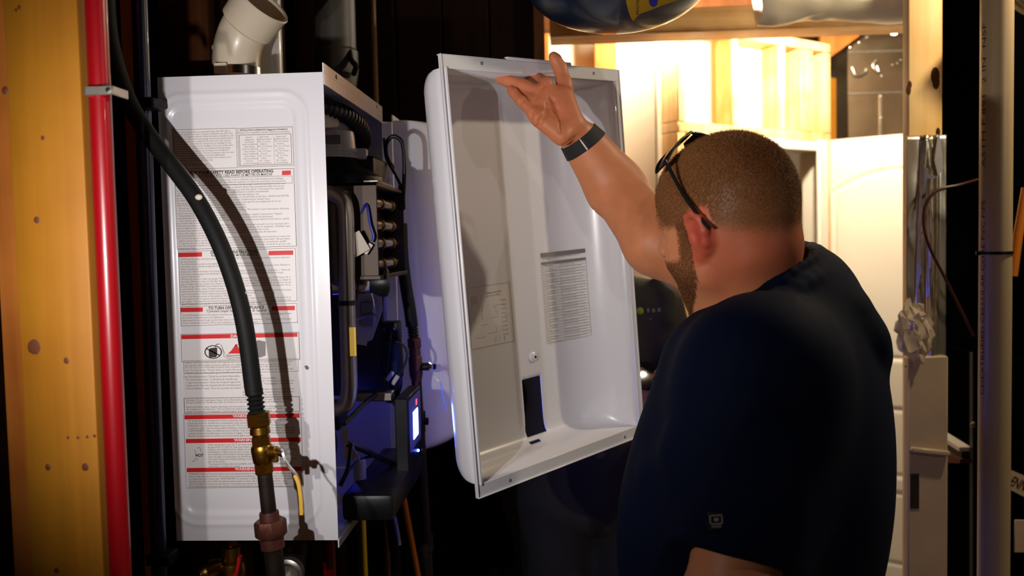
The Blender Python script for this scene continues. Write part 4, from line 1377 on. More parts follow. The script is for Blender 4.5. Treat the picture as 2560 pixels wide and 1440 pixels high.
def axis_pts(lo, hi, extra, step, fine):
    s = {round(lo, 6), round(hi, 6)}
    for k in range(17):
        s.add(round(lo + cr * (1 - math.cos(math.pi / 2 * k / 16)), 6)); s.add(round(hi - cr * (1 - math.cos(math.pi / 2 * k / 16)), 6))
    n = int((hi - lo) / step)
    for k in range(n + 1):
        s.add(round(lo + cr + (hi - lo - 2 * cr) * k / n, 6))
    s |= {round(e, 6) for e in extra}
    out = sorted(s)
    keep = [out[0]]
    ex = {round(e, 6) for e in extra} | {round(lo, 6), round(hi, 6)}
    for v in out[1:]:
        if v - keep[-1] < 0.0012:
            if v in ex:
                keep[-1] = v
            continue
        keep.append(v)
    return keep


xs = axis_pts(-cx1, cx1, [hx0, hx1, sx0, sx1], .006, .002)
cr = 0.030
zs = axis_pts(-cz1, cz1, [hz0, hz1, sz0, sz1], .012, .004)


bm = BM()
rows = [[bm.verts.new((x, cov_depth(x, z), z)) for x in xs] for z in zs]
for j in range(len(zs) - 1):
    for i in range(len(xs) - 1):
        mx, mz = (xs[i] + xs[i + 1]) / 2, (zs[j] + zs[j + 1]) / 2
        if hx0 < mx < hx1 and hz0 < mz < hz1:
            continue
        if sx0 < mx < sx1 and sz0 < mz < sz1:
            continue
        bm.faces.new((rows[j][i], rows[j][i + 1], rows[j + 1][i + 1], rows[j + 1][i]))
# walls down to the opening
rim = [rows[0][i] for i in range(len(xs))] + [rows[j][-1] for j in range(1, len(zs))] + [rows[-1][i] for i in range(len(xs) - 2, -1, -1)] + [rows[j][0] for j in range(len(zs) - 2, 0, -1)]
low = [bm.verts.new((v.co.x, 0.0015, v.co.z)) for v in rim]
for k in range(len(rim)):
    bm.faces.new((rim[k], rim[(k + 1) % len(rim)], low[(k + 1) % len(rim)], low[k]))
o = obj('shell', bm, 'enamel', CV, local=True, angle=45)
sm = o.modifiers.new('thickness', 'SOLIDIFY'); sm.thickness = 0.0012; sm.offset = 0
# rolled flanges round the opening
for nm, lo, hi in (('top_flange', (-CW / 2, -.0012, cz1 - .002), (CW / 2, .0012, CH / 2)), ('bottom_flange', (-CW / 2, -.0012, -CH / 2), (CW / 2, .0012, -cz1 + .002)),
                   ('side_flange', (-CW / 2, -.0012, -cz1 - .0), (-cx1 + .001, .0012, cz1)), ('side_flange', (cx1 - .001, -.0012, -cz1), (CW / 2, .0012, cz1))):
    bm = BM(); box(bm, lo, hi, .0006, 1); obj(nm, bm, 'enamel', CV, local=True)
for nm, lo, hi in (('folded_lip', (-CW / 2, -.0035, -CH / 2), (-CW / 2 + .0022, .004, CH / 2)), ('folded_lip', (CW / 2 - .0022, -.0035, -CH / 2), (CW / 2, .004, CH / 2)),
                   ('folded_lip', (-CW / 2, -.0012, CH / 2 - .002), (CW / 2, .007, CH / 2)), ('folded_lip', (-CW / 2, -.0045, -CH / 2), (CW / 2, .001, -CH / 2 + .002)),
                   ('folded_lip', (-cx1 - .0025, -.004, -cz1), (-cx1 + .0012, .001, cz1))):
    bm = BM(); box(bm, lo, hi, .0008, 1); obj(nm, bm, 'enamel', CV, local=True)
for x, z in ((-CW / 2 + .088, CH / 2 - .010), (CW / 2 - .075, CH / 2 - .011), (-CW / 2 + .075, -CH / 2 + .010), (CW / 2 - .06, -CH / 2 + .010)):
    bm = BM(); lathe(bm, [(0, .0032), (.0006, .0028), (.0002, .0016)], (x, -.0012, z), (0, -1, 0), 12); obj('screw_hole', bm, 'print_grey', CV, local=True)
bm = BM(); box(bm, (-CW / 2 + .148, -.001, CH / 2 - .001), (-CW / 2 + .31, .010, CH / 2 + .0055), .002, 2); obj('hook_tab', bm, 'enamel', CV, local=True)
c = on_cover(1332, 892, 0)
bm = BM(); lathe(bm, [(0, .010), (.004, .009), (.006, .006), (.0065, .003)], (c.x, c.y, c.z), (0, -1, 0), 18); NB = obj('dimple', bm, 'enamel', CV, local=True)
bm = BM(); lathe(bm, [(0, .003), (.001, .002)], (c.x + .001, c.y - .0064, c.z), (0, -1, 0), 10); obj('screw_tip', bm, 'plastic_black', NB, local=True)

# printed sheets inside the cover
CFR = (Vector((1, 0, 0)), Vector((0, 0, 1)), Vector((0, -1, 0)))


def cover_sheet(name, pts, m, parent):
    """A sheet of paper stuck onto the cover's inside, following its shape."""
    q = [on_cover(*p) for p in pts]
    x0, x1 = (q[0].x + q[3].x) / 2, (q[1].x + q[2].x) / 2
    z0, z1 = (q[2].z + q[3].z) / 2, (q[0].z + q[1].z) / 2
    b = BM()
    n = 16
    rw = [[b.verts.new((x0 + (x1 - x0) * i / n, cov_depth(x0 + (x1 - x0) * i / n, z0 + (z1 - z0) * j) - .0009, z0 + (z1 - z0) * j)) for i in range(n + 1)] for j in (0, 1)]
    for i in range(n):
        b.faces.new((rw[0][i], rw[0][i + 1], rw[1][i + 1], rw[1][i]))
    return obj(name, b, m, parent, local=True, smooth=False), x0, x1, z0, z1


def drape(pr, lift=.0013):
    for v in pr.v:
        v.y = cov_depth(v.x, v.z) - lift + (v.y if abs(v.y) < .01 else 0)
    return pr


sh, x0, x1, z0, z1 = cover_sheet('error_code_sheet', [(1351, 630), (1524, 614), (1535, 842), (1364, 868)], 'label_paper', CV)
yv = 0.0
wdt, hgt = x1 - x0, z1 - z0
def cq(pr, u0, v0, u1, v1):
    pr.quad([Vector((x0 + wdt * u0, yv, z1 - hgt * v1)), Vector((x0 + wdt * u1, yv, z1 - hgt * v1)), Vector((x0 + wdt * u1, yv, z1 - hgt * v0)), Vector((x0 + wdt * u0, yv, z1 - hgt * v0))])
def ct(pr, s, u, v, hh, wu=None, dy=0.0, **k):
    pr.text(s, Vector((x0 + wdt * u, yv - dy, z1 - hgt * v)), hh * hgt / .7, width=(wu * wdt if wu else None), **k)
pg = Print(CFR); cq(pg, .012, .015, .985, .062); cq(pg, .012, .112, .985, .142); drape(pg).build('printed_band', 'print_grey', sh, True)
pw = Print(CFR); ct(pw, "NPE ERROR CODE", .32, .053, .026, .34, dy=.0003, bold=.0001); drape(pw).build('printed_heading', 'print_white', sh, True)
pb = Print(CFR)
ct(pb, "• When an error occurs refer to the following, and if the following action is unable to resolve error", .02, .082, .013, .88)
ct(pb, "contact the distributor", .05, .100, .012, .22)
ct(pb, "CODE", .03, .136, .014, .07, dy=.0003); ct(pb, "ITEM", .24, .136, .014, .08, dy=.0003); ct(pb, "MEASURE TO TAKE", .60, .136, .014, .24, dy=.0003)
rr = random.Random(3)
codes = ["003", "012", "016", "030", "046", "047", "060", "109", "110", "205", "302", "351", "407", "421", "432", "438", "441", "445", "515", "517", "594", "615", "736", "740", "777", "782", "788"]
items = ["Ignition failure", "Flame loss", "Overheat of heat exchanger", "Exhaust temperature", "Abnormal overheat", "Exhaust overheat limiter", "Dual venturi abnormality", "Abnormal fan", "Air pressure sensor", "Air pressure switch",
         "Water flow sensor", "Air handler", "Outlet thermistor", "Inlet thermistor", "Exhaust thermistor", "Recirculation pump", "Recirculation thermistor", "Mixing valve", "Main PCB", "DIP switch setting", "EEPROM", "Burner operation",
         "Communication", "Panel", "Cascade", "Sub controller", "Option board"]
meas = ["Check the gas supply and the ignition unit and flame rod", "Check the supply and exhaust system for blockage", "Check the connection and replace the part if required", "Turn the power off and on, then contact the distributor",
        "Check the wiring and the connector of the sensor"]
for i in range(27):
    v = .150 + .0306 * i
    ct(pb, codes[i], .035, v + .020, .013, .05)
    ct(pb, items[i], .13, v + .013, .011, .012 * len(items[i]))
    if i % 2:
        ct(pb, "or its wire is faulty", .13, v + .026, .011, .20)
    ct(pb, meas[i % 5], .51, v + .013, .011, .0085 * len(meas[i % 5]))
    if i % 3 != 1:
        ct(pb, meas[(i + 2) % 5][:34], .51, v + .026, .011, .30)
    pb.bar((x0 + wdt * .012, yv, z1 - hgt * (v + .030)), (x0 + wdt * .985, yv, z1 - hgt * (v + .030)), .0004)
for u in (.012, .115, .49, .985):
    pb.bar((x0 + wdt * u, yv, z1 - hgt * .142), (x0 + wdt * u, yv, z1 - hgt * .977), .0005)
ct(pb, "• If an error code is not listed above contact the distributor for service", .02, .993, .012, .80)
drape(pb).build('printed_text', 'print_faint', sh, True)
sh, x0, x1, z0, z1 = cover_sheet('wiring_diagram_sheet', [(1165, 716), (1278, 703), (1284, 852), (1175, 880)], 'label_paper', CV)
yv = 0.0; wdt, hgt = x1 - x0, z1 - z0
pd = Print(CFR)
for u in (.02, .98):
    pd.bar((x0 + wdt * u, yv, z0 + hgt * .02), (x0 + wdt * u, yv, z1 - hgt * .02), .0005)
for v in (.02, .98):
    pd.bar((x0 + wdt * .02, yv, z1 - hgt * v), (x0 + wdt * .98, yv, z1 - hgt * v), .0005)
ct(pd, "WIRING DIAGRAM", .42, .16, .030, .36); ct(pd, "Schéma de câblage", .42, .20, .022, .34)
for i in range(4):
    ct(pd, ["AC POWER", "GROUND", "TRANSFORMER", "IGNITOR"][i], .08, .18 + .035 * i, .020, .14)
for i in range(26):
    u, v = .08 + .8 * rr.random(), .32 + .58 * rr.random()
    if rr.random() < .5:
        pd.bar((x0 + wdt * u, yv, z1 - hgt * v), (x0 + wdt * min(.95, u + .25 * rr.random()), yv, z1 - hgt * v), .0004)
    else:
        pd.bar((x0 + wdt * u, yv, z1 - hgt * v), (x0 + wdt * u, yv, z1 - hgt * min(.95, v + .2 * rr.random())), .0004)
for i in range(9):
    ct(pd, ["FAN", "GAS VALVE", "PUMP", "FLOW", "EXH", "INLET", "OUTLET", "FLAME", "PCB"][i], .75, .3 + .07 * i, .018, .12)
drape(pd).build('printed_diagram', 'print_faint', sh, True)

# ------------------------------------------------------------------ continuous bodies: smooth blended volumes turned into one surface
class Body:
    def __init__(self):
        self.p = []

    def _add(self, fn, c, r, k, op):
        self.p.append((fn, np.asarray(c, float), float(r), float(k), op))

    def cone(self, a, b, ra, rb, k=0.02, op='u'):
        """Limb from a to b with radius ra at a and rb at b."""
        a, b = np.asarray(a, float), np.asarray(b, float)
        ab = b - a
        L2 = max(ab.dot(ab), 1e-12)

        a_, ab_, iL, dr = a.astype(np.float32), ab.astype(np.float32), np.float32(1 / L2), np.float32(rb - ra)

        def fn(p):
            q = p - a_
            t = np.minimum(np.maximum((q @ ab_) * iL, 0), 1)
            q -= t[:, None] * ab_
            return np.sqrt(np.einsum('ij,ij->i', q, q)) - (ra + dr * t)
        self._add(fn, (a + b) / 2, np.sqrt(L2) / 2 + max(ra, rb), k, op)

    def chain(self, pts, rad, k=0.02, op='u'):
        for i in range(len(pts) - 1):
            self.cone(pts[i], pts[i + 1], rad[i], rad[i + 1], k, op)

    def ell(self, c, r, R=None, k=0.02, op='u'):
        """Ellipsoid; the rows of R are its axes."""
        c, r = np.asarray(c, float), np.asarray(r, float)
        R = np.eye(3) if R is None else np.asarray(R, float)
        c_, A_, ir = c.astype(np.float32), (R.T / r).astype(np.float32), (1 / r).astype(np.float32)

        def fn(p):
            q = (p - c_) @ A_
            k0 = np.sqrt(np.einsum('ij,ij->i', q, q))
            q *= ir
            k1 = np.sqrt(np.einsum('ij,ij->i', q, q))
            return k0 * (k0 - 1) / np.maximum(k1, np.float32(1e-6))
        self._add(fn, c, r.max(), k, op)

    def sleeve(self, a, b, ra, rb, c, n, ri, k=0.03):
        """Sleeve from a to b, cut by the plane through c and hollow at the hem."""
        a, b, c, n = (np.asarray(v, float) for v in (a, b, c, n))
        n = n / np.linalg.norm(n)
        ab = b - a
        L2 = ab.dot(ab)
        tc = ((c - a) @ ab) / L2

        def fn(p):
            t0 = ((p - a) @ ab) / L2
            t = np.clip(t0, 0, 1)
            d = np.linalg.norm(p - a - t[:, None] * ab, axis=1)
            o = np.maximum(d - (ra + (rb - ra) * t), (p - c) @ n)
            return np.maximum(o, np.where(t0 > tc - .25, -(d - ri), -1.0))
        self._add(fn, (a + b) / 2, np.sqrt(L2) / 2 + max(ra, rb), k, 'u')

    def half(self, c, n, R0, k=0.004):
        """Keep only what lies behind the plane through c with normal n, within R0 of c."""
        c, n = np.asarray(c, float), np.asarray(n, float)
        n = n / np.linalg.norm(n)

        def fn(p):
            q = p - c
            return np.maximum(-(q @ n), np.linalg.norm(q, axis=1) - R0)   # a region to take away
        self._add(fn, c, R0, k, 's')

    def eval(self, p, idx=None):
        p = np.asarray(p, np.float32)
        d = np.full(len(p), 1.0, np.float32)
        for i in (range(len(self.p)) if idx is None else idx):
            fn, c, r, k, op = self.p[i]
            e = fn(p)
            if op == 'u':
                h = np.maximum(1 - np.abs(d - e) * (1 / k), 0)
                d = np.minimum(d, e) - h * h * (k * 0.25)
            else:
                e = -e
                h = np.maximum(1 - np.abs(d - e) * (1 / k), 0)
                d = np.maximum(d, e) + h * h * (k * 0.25)
        return d

    def march(self, px, py, far=2.4, idx=None):
        """First point of the surface that the photograph shows at a pixel."""
        d = CAM @ np.array([(px - CX) / F, -(py - CY) / F, -1.0])
        d /= np.linalg.norm(d)
        o = np.array([0, 0, EYE])
        t = 0.6
        for _ in range(160):
            e = float(self.eval((o + d * t)[None], idx)[0])
            t += e * 0.8
            if abs(e) < 2e-4 or t > far:
                break
        return o + d * t if t < far else None

    def mesh(self, h, warp=None):
        """Surface nets over the blocks that the surface passes through; returns vertices and quads."""
        B = 14
        lo = np.min([c - r for _, c, r, _, op in self.p if op == 'u'], axis=0) - 3 * h
        hi = np.max([c + r for _, c, r, _, op in self.p if op == 'u'], axis=0) + 3 * h
        nb = np.ceil((hi - lo) / (B * h)).astype(int)
        ii = np.stack(np.meshgrid(*[np.arange(n) for n in nb], indexing='ij'), -1).reshape(-1, 3)
        cen = lo + (ii + 0.5) * B * h
        rad = B * h * 0.5 * math.sqrt(3)
        dc = self.eval(cen)
        act = np.abs(dc) < rad * 1.4 + 0.008
        c32 = cen[act].astype(np.float32)
        D = np.stack([fn(c32) for fn, _, _, _, _ in self.p])
        uni = np.array([op == 'u' for _, _, _, _, op in self.p])
        kk = np.array([k for _, _, _, k, _ in self.p])
        dm = D[uni].min(0)
        keep = np.where(uni[:, None], D < dm[None] + 2.2 * rad + kk[:, None], D < rad * 1.3 + kk[:, None])
        V, Q, K = [], [], []
        S = B + 2
        g = np.arange(-1, B + 1)
        off = np.stack(np.meshgrid(g, g, g, indexing='ij'), -1).reshape(-1, 3)
        tot = nb * B + 4
        for j, b in enumerate(ii[act]):
            near = np.nonzero(keep[:, j])[0]
            if not len(near):
                continue
            i0 = b * B
            pts = lo + (i0 + off) * h
            d = self.eval(pts if warp is None else warp(pts), near).reshape(S, S, S)
            s = d < 0
            if s.all() or not s.any():
                continue
            n = S - 1
            acc = np.zeros((n, n, n, 3)); cnt = np.zeros((n, n, n))
            for ax in range(3):
                for u in (0, 1):
                    for v in (0, 1):
                        o0 = [0, 0, 0]; oth = [a for a in range(3) if a != ax]
                        o0[oth[0]], o0[oth[1]] = u, v
                        o1 = list(o0); o1[ax] = 1
                        A = d[o0[0]:o0[0] + n, o0[1]:o0[1] + n, o0[2]:o0[2] + n]
                        C = d[o1[0]:o1[0] + n, o1[1]:o1[1] + n, o1[2]:o1[2] + n]
                        m = (A < 0) != (C < 0)
                        t = np.where(m, A / np.where(m, A - C, 1), 0)
                        pos = np.zeros((n, n, n, 3)); pos[..., oth[0]] = u; pos[..., oth[1]] = v; pos[..., ax] = t
                        acc += pos * m[..., None]; cnt += m
            ac = cnt > 0
            gi = np.stack(np.meshgrid(*[np.arange(n)] * 3, indexing='ij'), -1)
            cell = gi + i0 - 1 + 2
            key = (cell[..., 0] * tot[1] + cell[..., 1]) * tot[2] + cell[..., 2]
            vp = lo + (gi + i0 - 1 + acc / np.maximum(cnt, 1)[..., None]) * h
            V.append(vp[ac]); K.append(key[ac])
            for ax in range(3):
                oth = [a for a in range(3) if a != ax]
                r = [slice(1, S - 1)] * 3
                r1 = list(r); r1[ax] = slice(2, S)
                A, C = s[tuple(r)], s[tuple(r1)]
                m = A != C
                idx = np.argwhere(m) + 1
                if not len(idx):
                    continue
                q = []
                for (u, v) in ((-1, -1), (0, -1), (0, 0), (-1, 0)):
                    cc = idx.copy(); cc[:, oth[0]] += u; cc[:, oth[1]] += v
                    q.append(key[cc[:, 0], cc[:, 1], cc[:, 2]])
                q = np.stack(q, 1)
                flip = A[m] if ax != 1 else ~A[m]
                q[~flip] = q[~flip][:, ::-1]
                Q.append(q)
        V, K, Q = np.concatenate(V), np.concatenate(K), np.concatenate(Q)
        uk, first = np.unique(K, return_index=True)
        V, Q = V[first], np.searchsorted(uk, Q)
        used = np.unique(Q)
        return V[used], np.searchsorted(used, Q)


def relax(V, Q, n=1, lam=0.5):
    """A little smoothing of a surface."""
    e = np.concatenate([Q[:, [0, 1]], Q[:, [1, 2]], Q[:, [2, 3]], Q[:, [3, 0]]])
    for _ in range(n):
        s = np.zeros_like(V); c = np.zeros(len(V))
        np.add.at(s, e[:, 0], V[e[:, 1]]); np.add.at(s, e[:, 1], V[e[:, 0]])
        np.add.at(c, e[:, 0], 1); np.add.at(c, e[:, 1], 1)
        V = V + lam * (s / np.maximum(c, 1)[:, None] - V)
    return V


def mesh_obj(name, V, Q, m, parent, colors=None):
    """Link a surface given in the room's frame as one object."""
    me = bpy.data.meshes.new(name)
    W = np.array(WORLD[parent.name].inverted()) if parent is not None else np.eye(4)
    if parent is None:
        c = np.array([(V[:, 0].min() + V[:, 0].max()) / 2, (V[:, 1].min() + V[:, 1].max()) / 2, V[:, 2].min()])
    VV = V @ W[:3, :3].T + W[:3, 3]
    me.vertices.add(len(VV)); me.vertices.foreach_set('co', VV.astype(np.float32).ravel())
    k = Q.shape[1]
    me.loops.add(len(Q) * k); me.loops.foreach_set('vertex_index', Q.astype(np.int32).ravel())
    me.polygons.add(len(Q)); me.polygons.foreach_set('loop_start', np.arange(0, len(Q) * k, k, dtype=np.int32))
    me.update(calc_edges=True)
    me.polygons.foreach_set('use_smooth', np.ones(len(Q), bool))
    if colors is not None:
        at = me.color_attributes.new('tone', 'FLOAT_COLOR', 'POINT')
        at.data.foreach_set('color', np.concatenate([colors, np.ones((len(V), 1))], 1).astype(np.float32).ravel())
    me.materials.append(MATS[m])
    o = bpy.data.objects.new(name, me)
    COL.objects.link(o)
    if parent is not None:
        o.parent = parent
        WORLD[o.name] = WORLD[parent.name].copy()
    return o


def vert_normals(V, Q):
    n = np.cross(V[Q[:, 2]] - V[Q[:, 0]], V[Q[:, 3]] - V[Q[:, 1]])
    out = np.zeros_like(V)
    for k in range(4):
        np.add.at(out, Q[:, k], n)
    return out / np.maximum(np.linalg.norm(out, axis=1), 1e-12)[:, None]


def strands(P0, N, T, L, r, rs, curl=0.4):
    """Short hairs: three-sided spikes of two joints each."""
    n = len(P0)
    d = N * 0.55 + T * 0.75 + rs.normal(0, 0.24, (n, 3))
    d /= np.linalg.norm(d, axis=1)[:, None]
    d2 = d + T * curl + rs.normal(0, 0.12, (n, 3))
    d2 /= np.linalg.norm(d2, axis=1)[:, None]
    a = np.cross(d, rs.normal(0, 1, (n, 3))); a /= np.linalg.norm(a, axis=1)[:, None]
    b = np.cross(d, a)
    P1 = P0 + d * L[:, None] * 0.5
    P2 = P1 + d2 * L[:, None] * 0.5
    rr = r[:, None]
    base = [P0 + a * rr, P0 - a * rr * .5 + b * rr * .87, P0 - a * rr * .5 - b * rr * .87]
    mid = [P1 + (v - P0) * .8 for v in base]
    V = np.stack(base + mid + [P2], 1).reshape(-1, 3)
    o = np.arange(n)[:, None] * 7
    tri = []
    for k in range(3):
        k2 = (k + 1) % 3
        tri += [o + [k, k2, 3 + k2], o + [k, 3 + k2, 3 + k], o + [3 + k, 3 + k2, 6]]
    return V, np.concatenate(tri)

# ------------------------------------------------------------------ the man holding the cover
def tone_mat(name, rough=0.5, sss=0.1, spec=0.4, bump=0.12):
    m = bpy.data.materials.new(name); m.use_nodes = True
    nt = m.node_tree; b = nt.nodes['Principled BSDF']
    a = nt.nodes.new('ShaderNodeAttribute'); a.attribute_name = 'tone'
    tc = nt.nodes.new('ShaderNodeTexCoord')
    n = nt.nodes.new('ShaderNodeTexNoise'); n.inputs['Scale'].default_value = 45; n.inputs['Detail'].default_value = 5
    nt.links.new(tc.outputs['Object'], n.inputs['Vector'])
    mr = nt.nodes.new('ShaderNodeMapRange'); mr.inputs['To Min'].default_value = 0.86; mr.inputs['To Max'].default_value = 1.14
    nt.links.new(n.outputs['Fac'], mr.inputs['Value'])
    vm = nt.nodes.new('ShaderNodeVectorMath'); vm.operation = 'SCALE'
    nt.links.new(a.outputs['Color'], vm.inputs[0]); nt.links.new(mr.outputs['Result'], vm.inputs['Scale'])
    nt.links.new(vm.outputs['Vector'], b.inputs['Base Color'])
    n2 = nt.nodes.new('ShaderNodeTexNoise'); n2.inputs['Scale'].default_value = 420; n2.inputs['Detail'].default_value = 3
    nt.links.new(tc.outputs['Object'], n2.inputs['Vector'])
    bp = nt.nodes.new('ShaderNodeBump'); bp.inputs['Strength'].default_value = bump; bp.inputs['Distance'].default_value = 0.001
    nt.links.new(n2.outputs['Fac'], bp.inputs['Height']); nt.links.new(bp.outputs['Normal'], b.inputs['Normal'])
    b.inputs['Roughness'].default_value = rough; b.inputs['Specular IOR Level'].default_value = spec
    b.inputs['Subsurface Weight'].default_value = sss
    b.inputs['Subsurface Radius'].default_value = (0.008, 0.003, 0.0015); b.inputs['Subsurface Scale'].default_value = 1.0
    MATS[name] = m


tone_mat('skin_tone')


class Head:
    """Head frame: origin between the ears; f forward, l to the left ear, u up."""
    def __init__(s, O, yaw, pitch, roll=0.0, scale=1.0):
        f0 = np.array([-math.cos(yaw), math.sin(yaw), 0.0]); z = np.array([0, 0, 1.0])
        l = np.cross(z, f0)
        f = f0 * math.cos(pitch) - z * math.sin(pitch)
        u = z * math.cos(pitch) + f0 * math.sin(pitch)
        s.l = l * math.cos(roll) + u * math.sin(roll)
        s.u = u * math.cos(roll) - l * math.sin(roll)
        s.f = f
        s.O, s.k = np.asarray(O, float), scale
        s.R = np.array([s.f, s.l, s.u])

    def w(s, a, b, c):
        return s.O + s.k * (a * s.f + b * s.l + c * s.u)

    def loc(s, V):
        return ((V - s.O) @ s.R.T) / s.k

    def build(s, B, ears=True):
        k = s.k
        E = lambda c, r, kk=0.02, op='u': B.ell(s.w(*c), np.array(r) * k, s.R, kk, op)
        C = lambda a, b, ra, rb, kk=0.01, op='u': B.cone(s.w(*a), s.w(*b), ra * k, rb * k, kk, op)
        E((-.014, 0, .050), (.100, .078, .084))
        E((-.045, 0, .030), (.064, .070, .066), .03)
        E((.038, 0, .045), (.058, .066, .058), .03)
        E((.037, 0, -.028), (.050, .058, .070), .03)
        for t in (-1, 1):
            C((.0, t * .056, -.025), (.012, t * .056, -.058), .020, .020, .03)
            C((.012, t * .056, -.056), (.058, t * .020, -.086), .019, .020, .03)
            E((.050, t * .046, -.032), (.034, .024, .032), .03)
            C((.090, t * .012, .030), (.078, t * .046, .026), .011, .010, .015)
            E((.104, t * .032, .012), (.012, .016, .010), .012, 's')
            E((.081, t * .032, .010), (.0135, .0135, .0125), .004)
            E((.112, t * .013, -.021), (.010, .008, .008), .008)
        E((.062, 0, -.085), (.025, .030, .022), .03)
        C((.096, 0, .024), (.120, 0, -.016), .008, .0125, .014)
        C((.090, -.020, -.056), (.090, .020, -.056), .006, .006, .012)
        C((.087, -.018, -.066), (.087, .018, -.066), .007, .007, .012)
        C((.097, -.020, -.0605), (.097, .020, -.0605), .0022, .0022, .004, 's')
        if ears:
            for t in (-1, 1):
                pts = [(.010, .074, -.002), (.013, .078, .016), (.007, .082, .029), (-.008, .088, .033), (-.020, .092, .024), (-.024, .093, .006), (-.019, .090, -.012), (-.010, .084, -.024), (-.001, .080, -.031)]
                rad = [.0045, .005, .0052, .0054, .0056, .0056, .005, .005, .007]
                for i in range(len(pts) - 1):
                    a, b = pts[i], pts[i + 1]
                    C((a[0], t * a[1], a[2]), (b[0], t * b[1], b[2]), rad[i], rad[i + 1], .004)
                E((-.008, t * .079, .003), (.018, .006, .028), .006)
                C((-.010, t * .083, .021), (-.013, t * .085, -.004), .0032, .0036, .005)
                C((-.013, t * .085, -.004), (-.003, t * .082, -.018), .0036, .0036, .005)
                E((.000, t * .087, -.002), (.009, .006, .012), .004, 's')
                E((.001, t * .079, -.029), (.008, .005, .009), .006)
                C((.009, t * .079, -.006), (.008, t * .079, -.002), .0045, .0045, .005)


def fingers(B, chain_pts, rad, k=0.005):
    B.chain(chain_pts, rad, k)


SKIN = np.array(lin(210, 134, 90)[:3]); RUDDY = np.array(lin(196, 88, 62)[:3]); SCALP = np.array(lin(136, 88, 48)[:3]); BEARD_C = np.array(lin(134, 84, 52)[:3])

cov0 = CM @ Vector((0, 0, 0))
def cv(px, py, yl):
    """A pixel carried to the plane at depth yl of the cover."""
    return np.array(hit(px, py, CM @ Vector((0, yl, 0)), cn_))


HD = Head((0, 0, 0), math.radians(45), math.radians(8), math.radians(-10), 0.91)
HD.O = np.array(P(1730, 592, 1.175)) - 0.083 * HD.l
MAN = Body()
HD.build(MAN)
TF = np.array([-0.94, 0.34, 0.0]); TF /= np.linalg.norm(TF); TL_ = np.cross([0, 0, 1.0], TF); TR3 = np.array([TF, TL_, [0, 0, 1.0]])
tp3 = lambda a, b, c, o: np.asarray(o) + a * TF + b * TL_ + np.array([0, 0, c])
NB_ = np.array(P(1868, 775, 1.265))                       # base of the neck
MAN.cone(HD.w(-.030, 0, -.010), NB_ + [0.012, 0, 0], .064, .070, .03)
MAN.cone(HD.w(.015, 0, -.055), NB_ + np.array([-.018, .01, -.02]), .046, .050, .03)
MAN.ell(HD.w(-.062, 0, -.045), (.032, .052, .028), HD.R, .03)
CH_ = np.array(P(1880, 1000, 1.245)); BE_ = np.array(P(1862, 1330, 1.25))
MAN.ell(CH_ + np.array([.03, 0, -.04]), (.095, .15, .13), TR3, .05)
MAN.ell(BE_ + np.array([.01, 0, 0]), (.135, .16, .19), TR3, .06)
HIP = np.array([BE_[0], BE_[1], 0.98])
MAN.ell(HIP, (.13, .18, .14), TR3, .06)
SL = np.array(P(1905, 930, 1.10)); SR = np.array(P(1985, 745, 1.43))
MAN.cone(NB_ + [0, 0, -.085], SL, .040, .060, .04); MAN.cone(NB_ + [0, 0, -.04], SR, .045, .066, .05)
# left arm, hanging with the elbow bent
EL = np.array(P(1830, 1500, 1.02)); WL = EL + np.array([-.16, .12, -.17]); HLp = WL + np.array([-.06, .05, -.06])
MAN.cone(SL, EL, .066, .052, .02); MAN.cone(EL, WL, .050, .031, .02)
MAN.ell((WL + HLp) / 2, (.045, .028, .045), None, .02)
for i in range(4):
    a = HLp + TL_ * (.018 - .016 * i) + np.array([0, 0, .012 - .008 * i]) * .5
    MAN.chain([a, a + np.array([-.030, .022, -.030]), a + np.array([-.040, .034, -.058]), a + np.array([-.034, .036, -.080]) * (1 if i < 3 else .8)], [.0095, .009, .0085, .0075], .004)
MAN.chain([WL, WL + np.array([-.02, -.03, -.05]), WL + np.array([-.045, -.028, -.085])], [.014, .011, .009], .008)
# right arm, raised to the cover
WR = cv(1458, 357, -.060); FM = cv(1540, 470, -.085); ER = np.array(P(1642, 606, 1.475))
MAN.cone(SR, ER, .070, .053, .02)
MAN.cone(ER, FM, .053, .0460, .02); MAN.cone(FM, WR, .0465, .029, .02)
sideW = np.array(P(1505, 335, 1.5)) - np.array(P(1405, 375, 1.5)); sideW /= np.linalg.norm(sideW)
for t in (-1, 1):
    MAN.cone(WR + sideW * .010 * t, FM + sideW * .012 * t, .0245, .036, .02)
# right hand: palm, thumb and four fingers closing under the cover's top
mI, mM, mR, mP = cv(1364, 208, -.030), cv(1348, 229, -.028), cv(1338, 255, -.028), cv(1332, 282, -.032)
for q, r0, r1 in ((mI, .019, .0115), (mM, .020, .0112), (mR, .020, .0108), (mP, .018, .0100)):
    MAN.cone(cv(1436, 332, -.056) * .55 + WR * .45, q, r0, r1 * .94, .016)
MAN.cone(cv(1430, 312, -.066), cv(1410, 240, -.050), .021, .0165, .016)           # ball of the thumb
MAN.cone(cv(1404, 340, -.066), cv(1350, 299, -.044), .0165, .0135, .018)           # heel of the hand
MAN.chain([cv(1416, 262, -.050), cv(1411, 210, -.042), cv(1400, 170, -.034), cv(1388, 148, -.030), cv(1383, 140, -.029)], [.0165, .0130, .0116, .0098, .0072], .006)
MAN.chain([mI, cv(1345, 196, .004), cv(1326, 195, .026), cv(1318, 198, .038)], [.0112, .0098, .0088, .0075], .003)
MAN.chain([mM, cv(1306, 213, .002), cv(1270, 203, .030), cv(1251, 199, .046)], [.0110, .0106, .0096, .0080], .003)
MAN.chain([mR, cv(1308, 236, .000), cv(1287, 221, .026), cv(1275, 214, .042)], [.0106, .0102, .0092, .0078], .003)
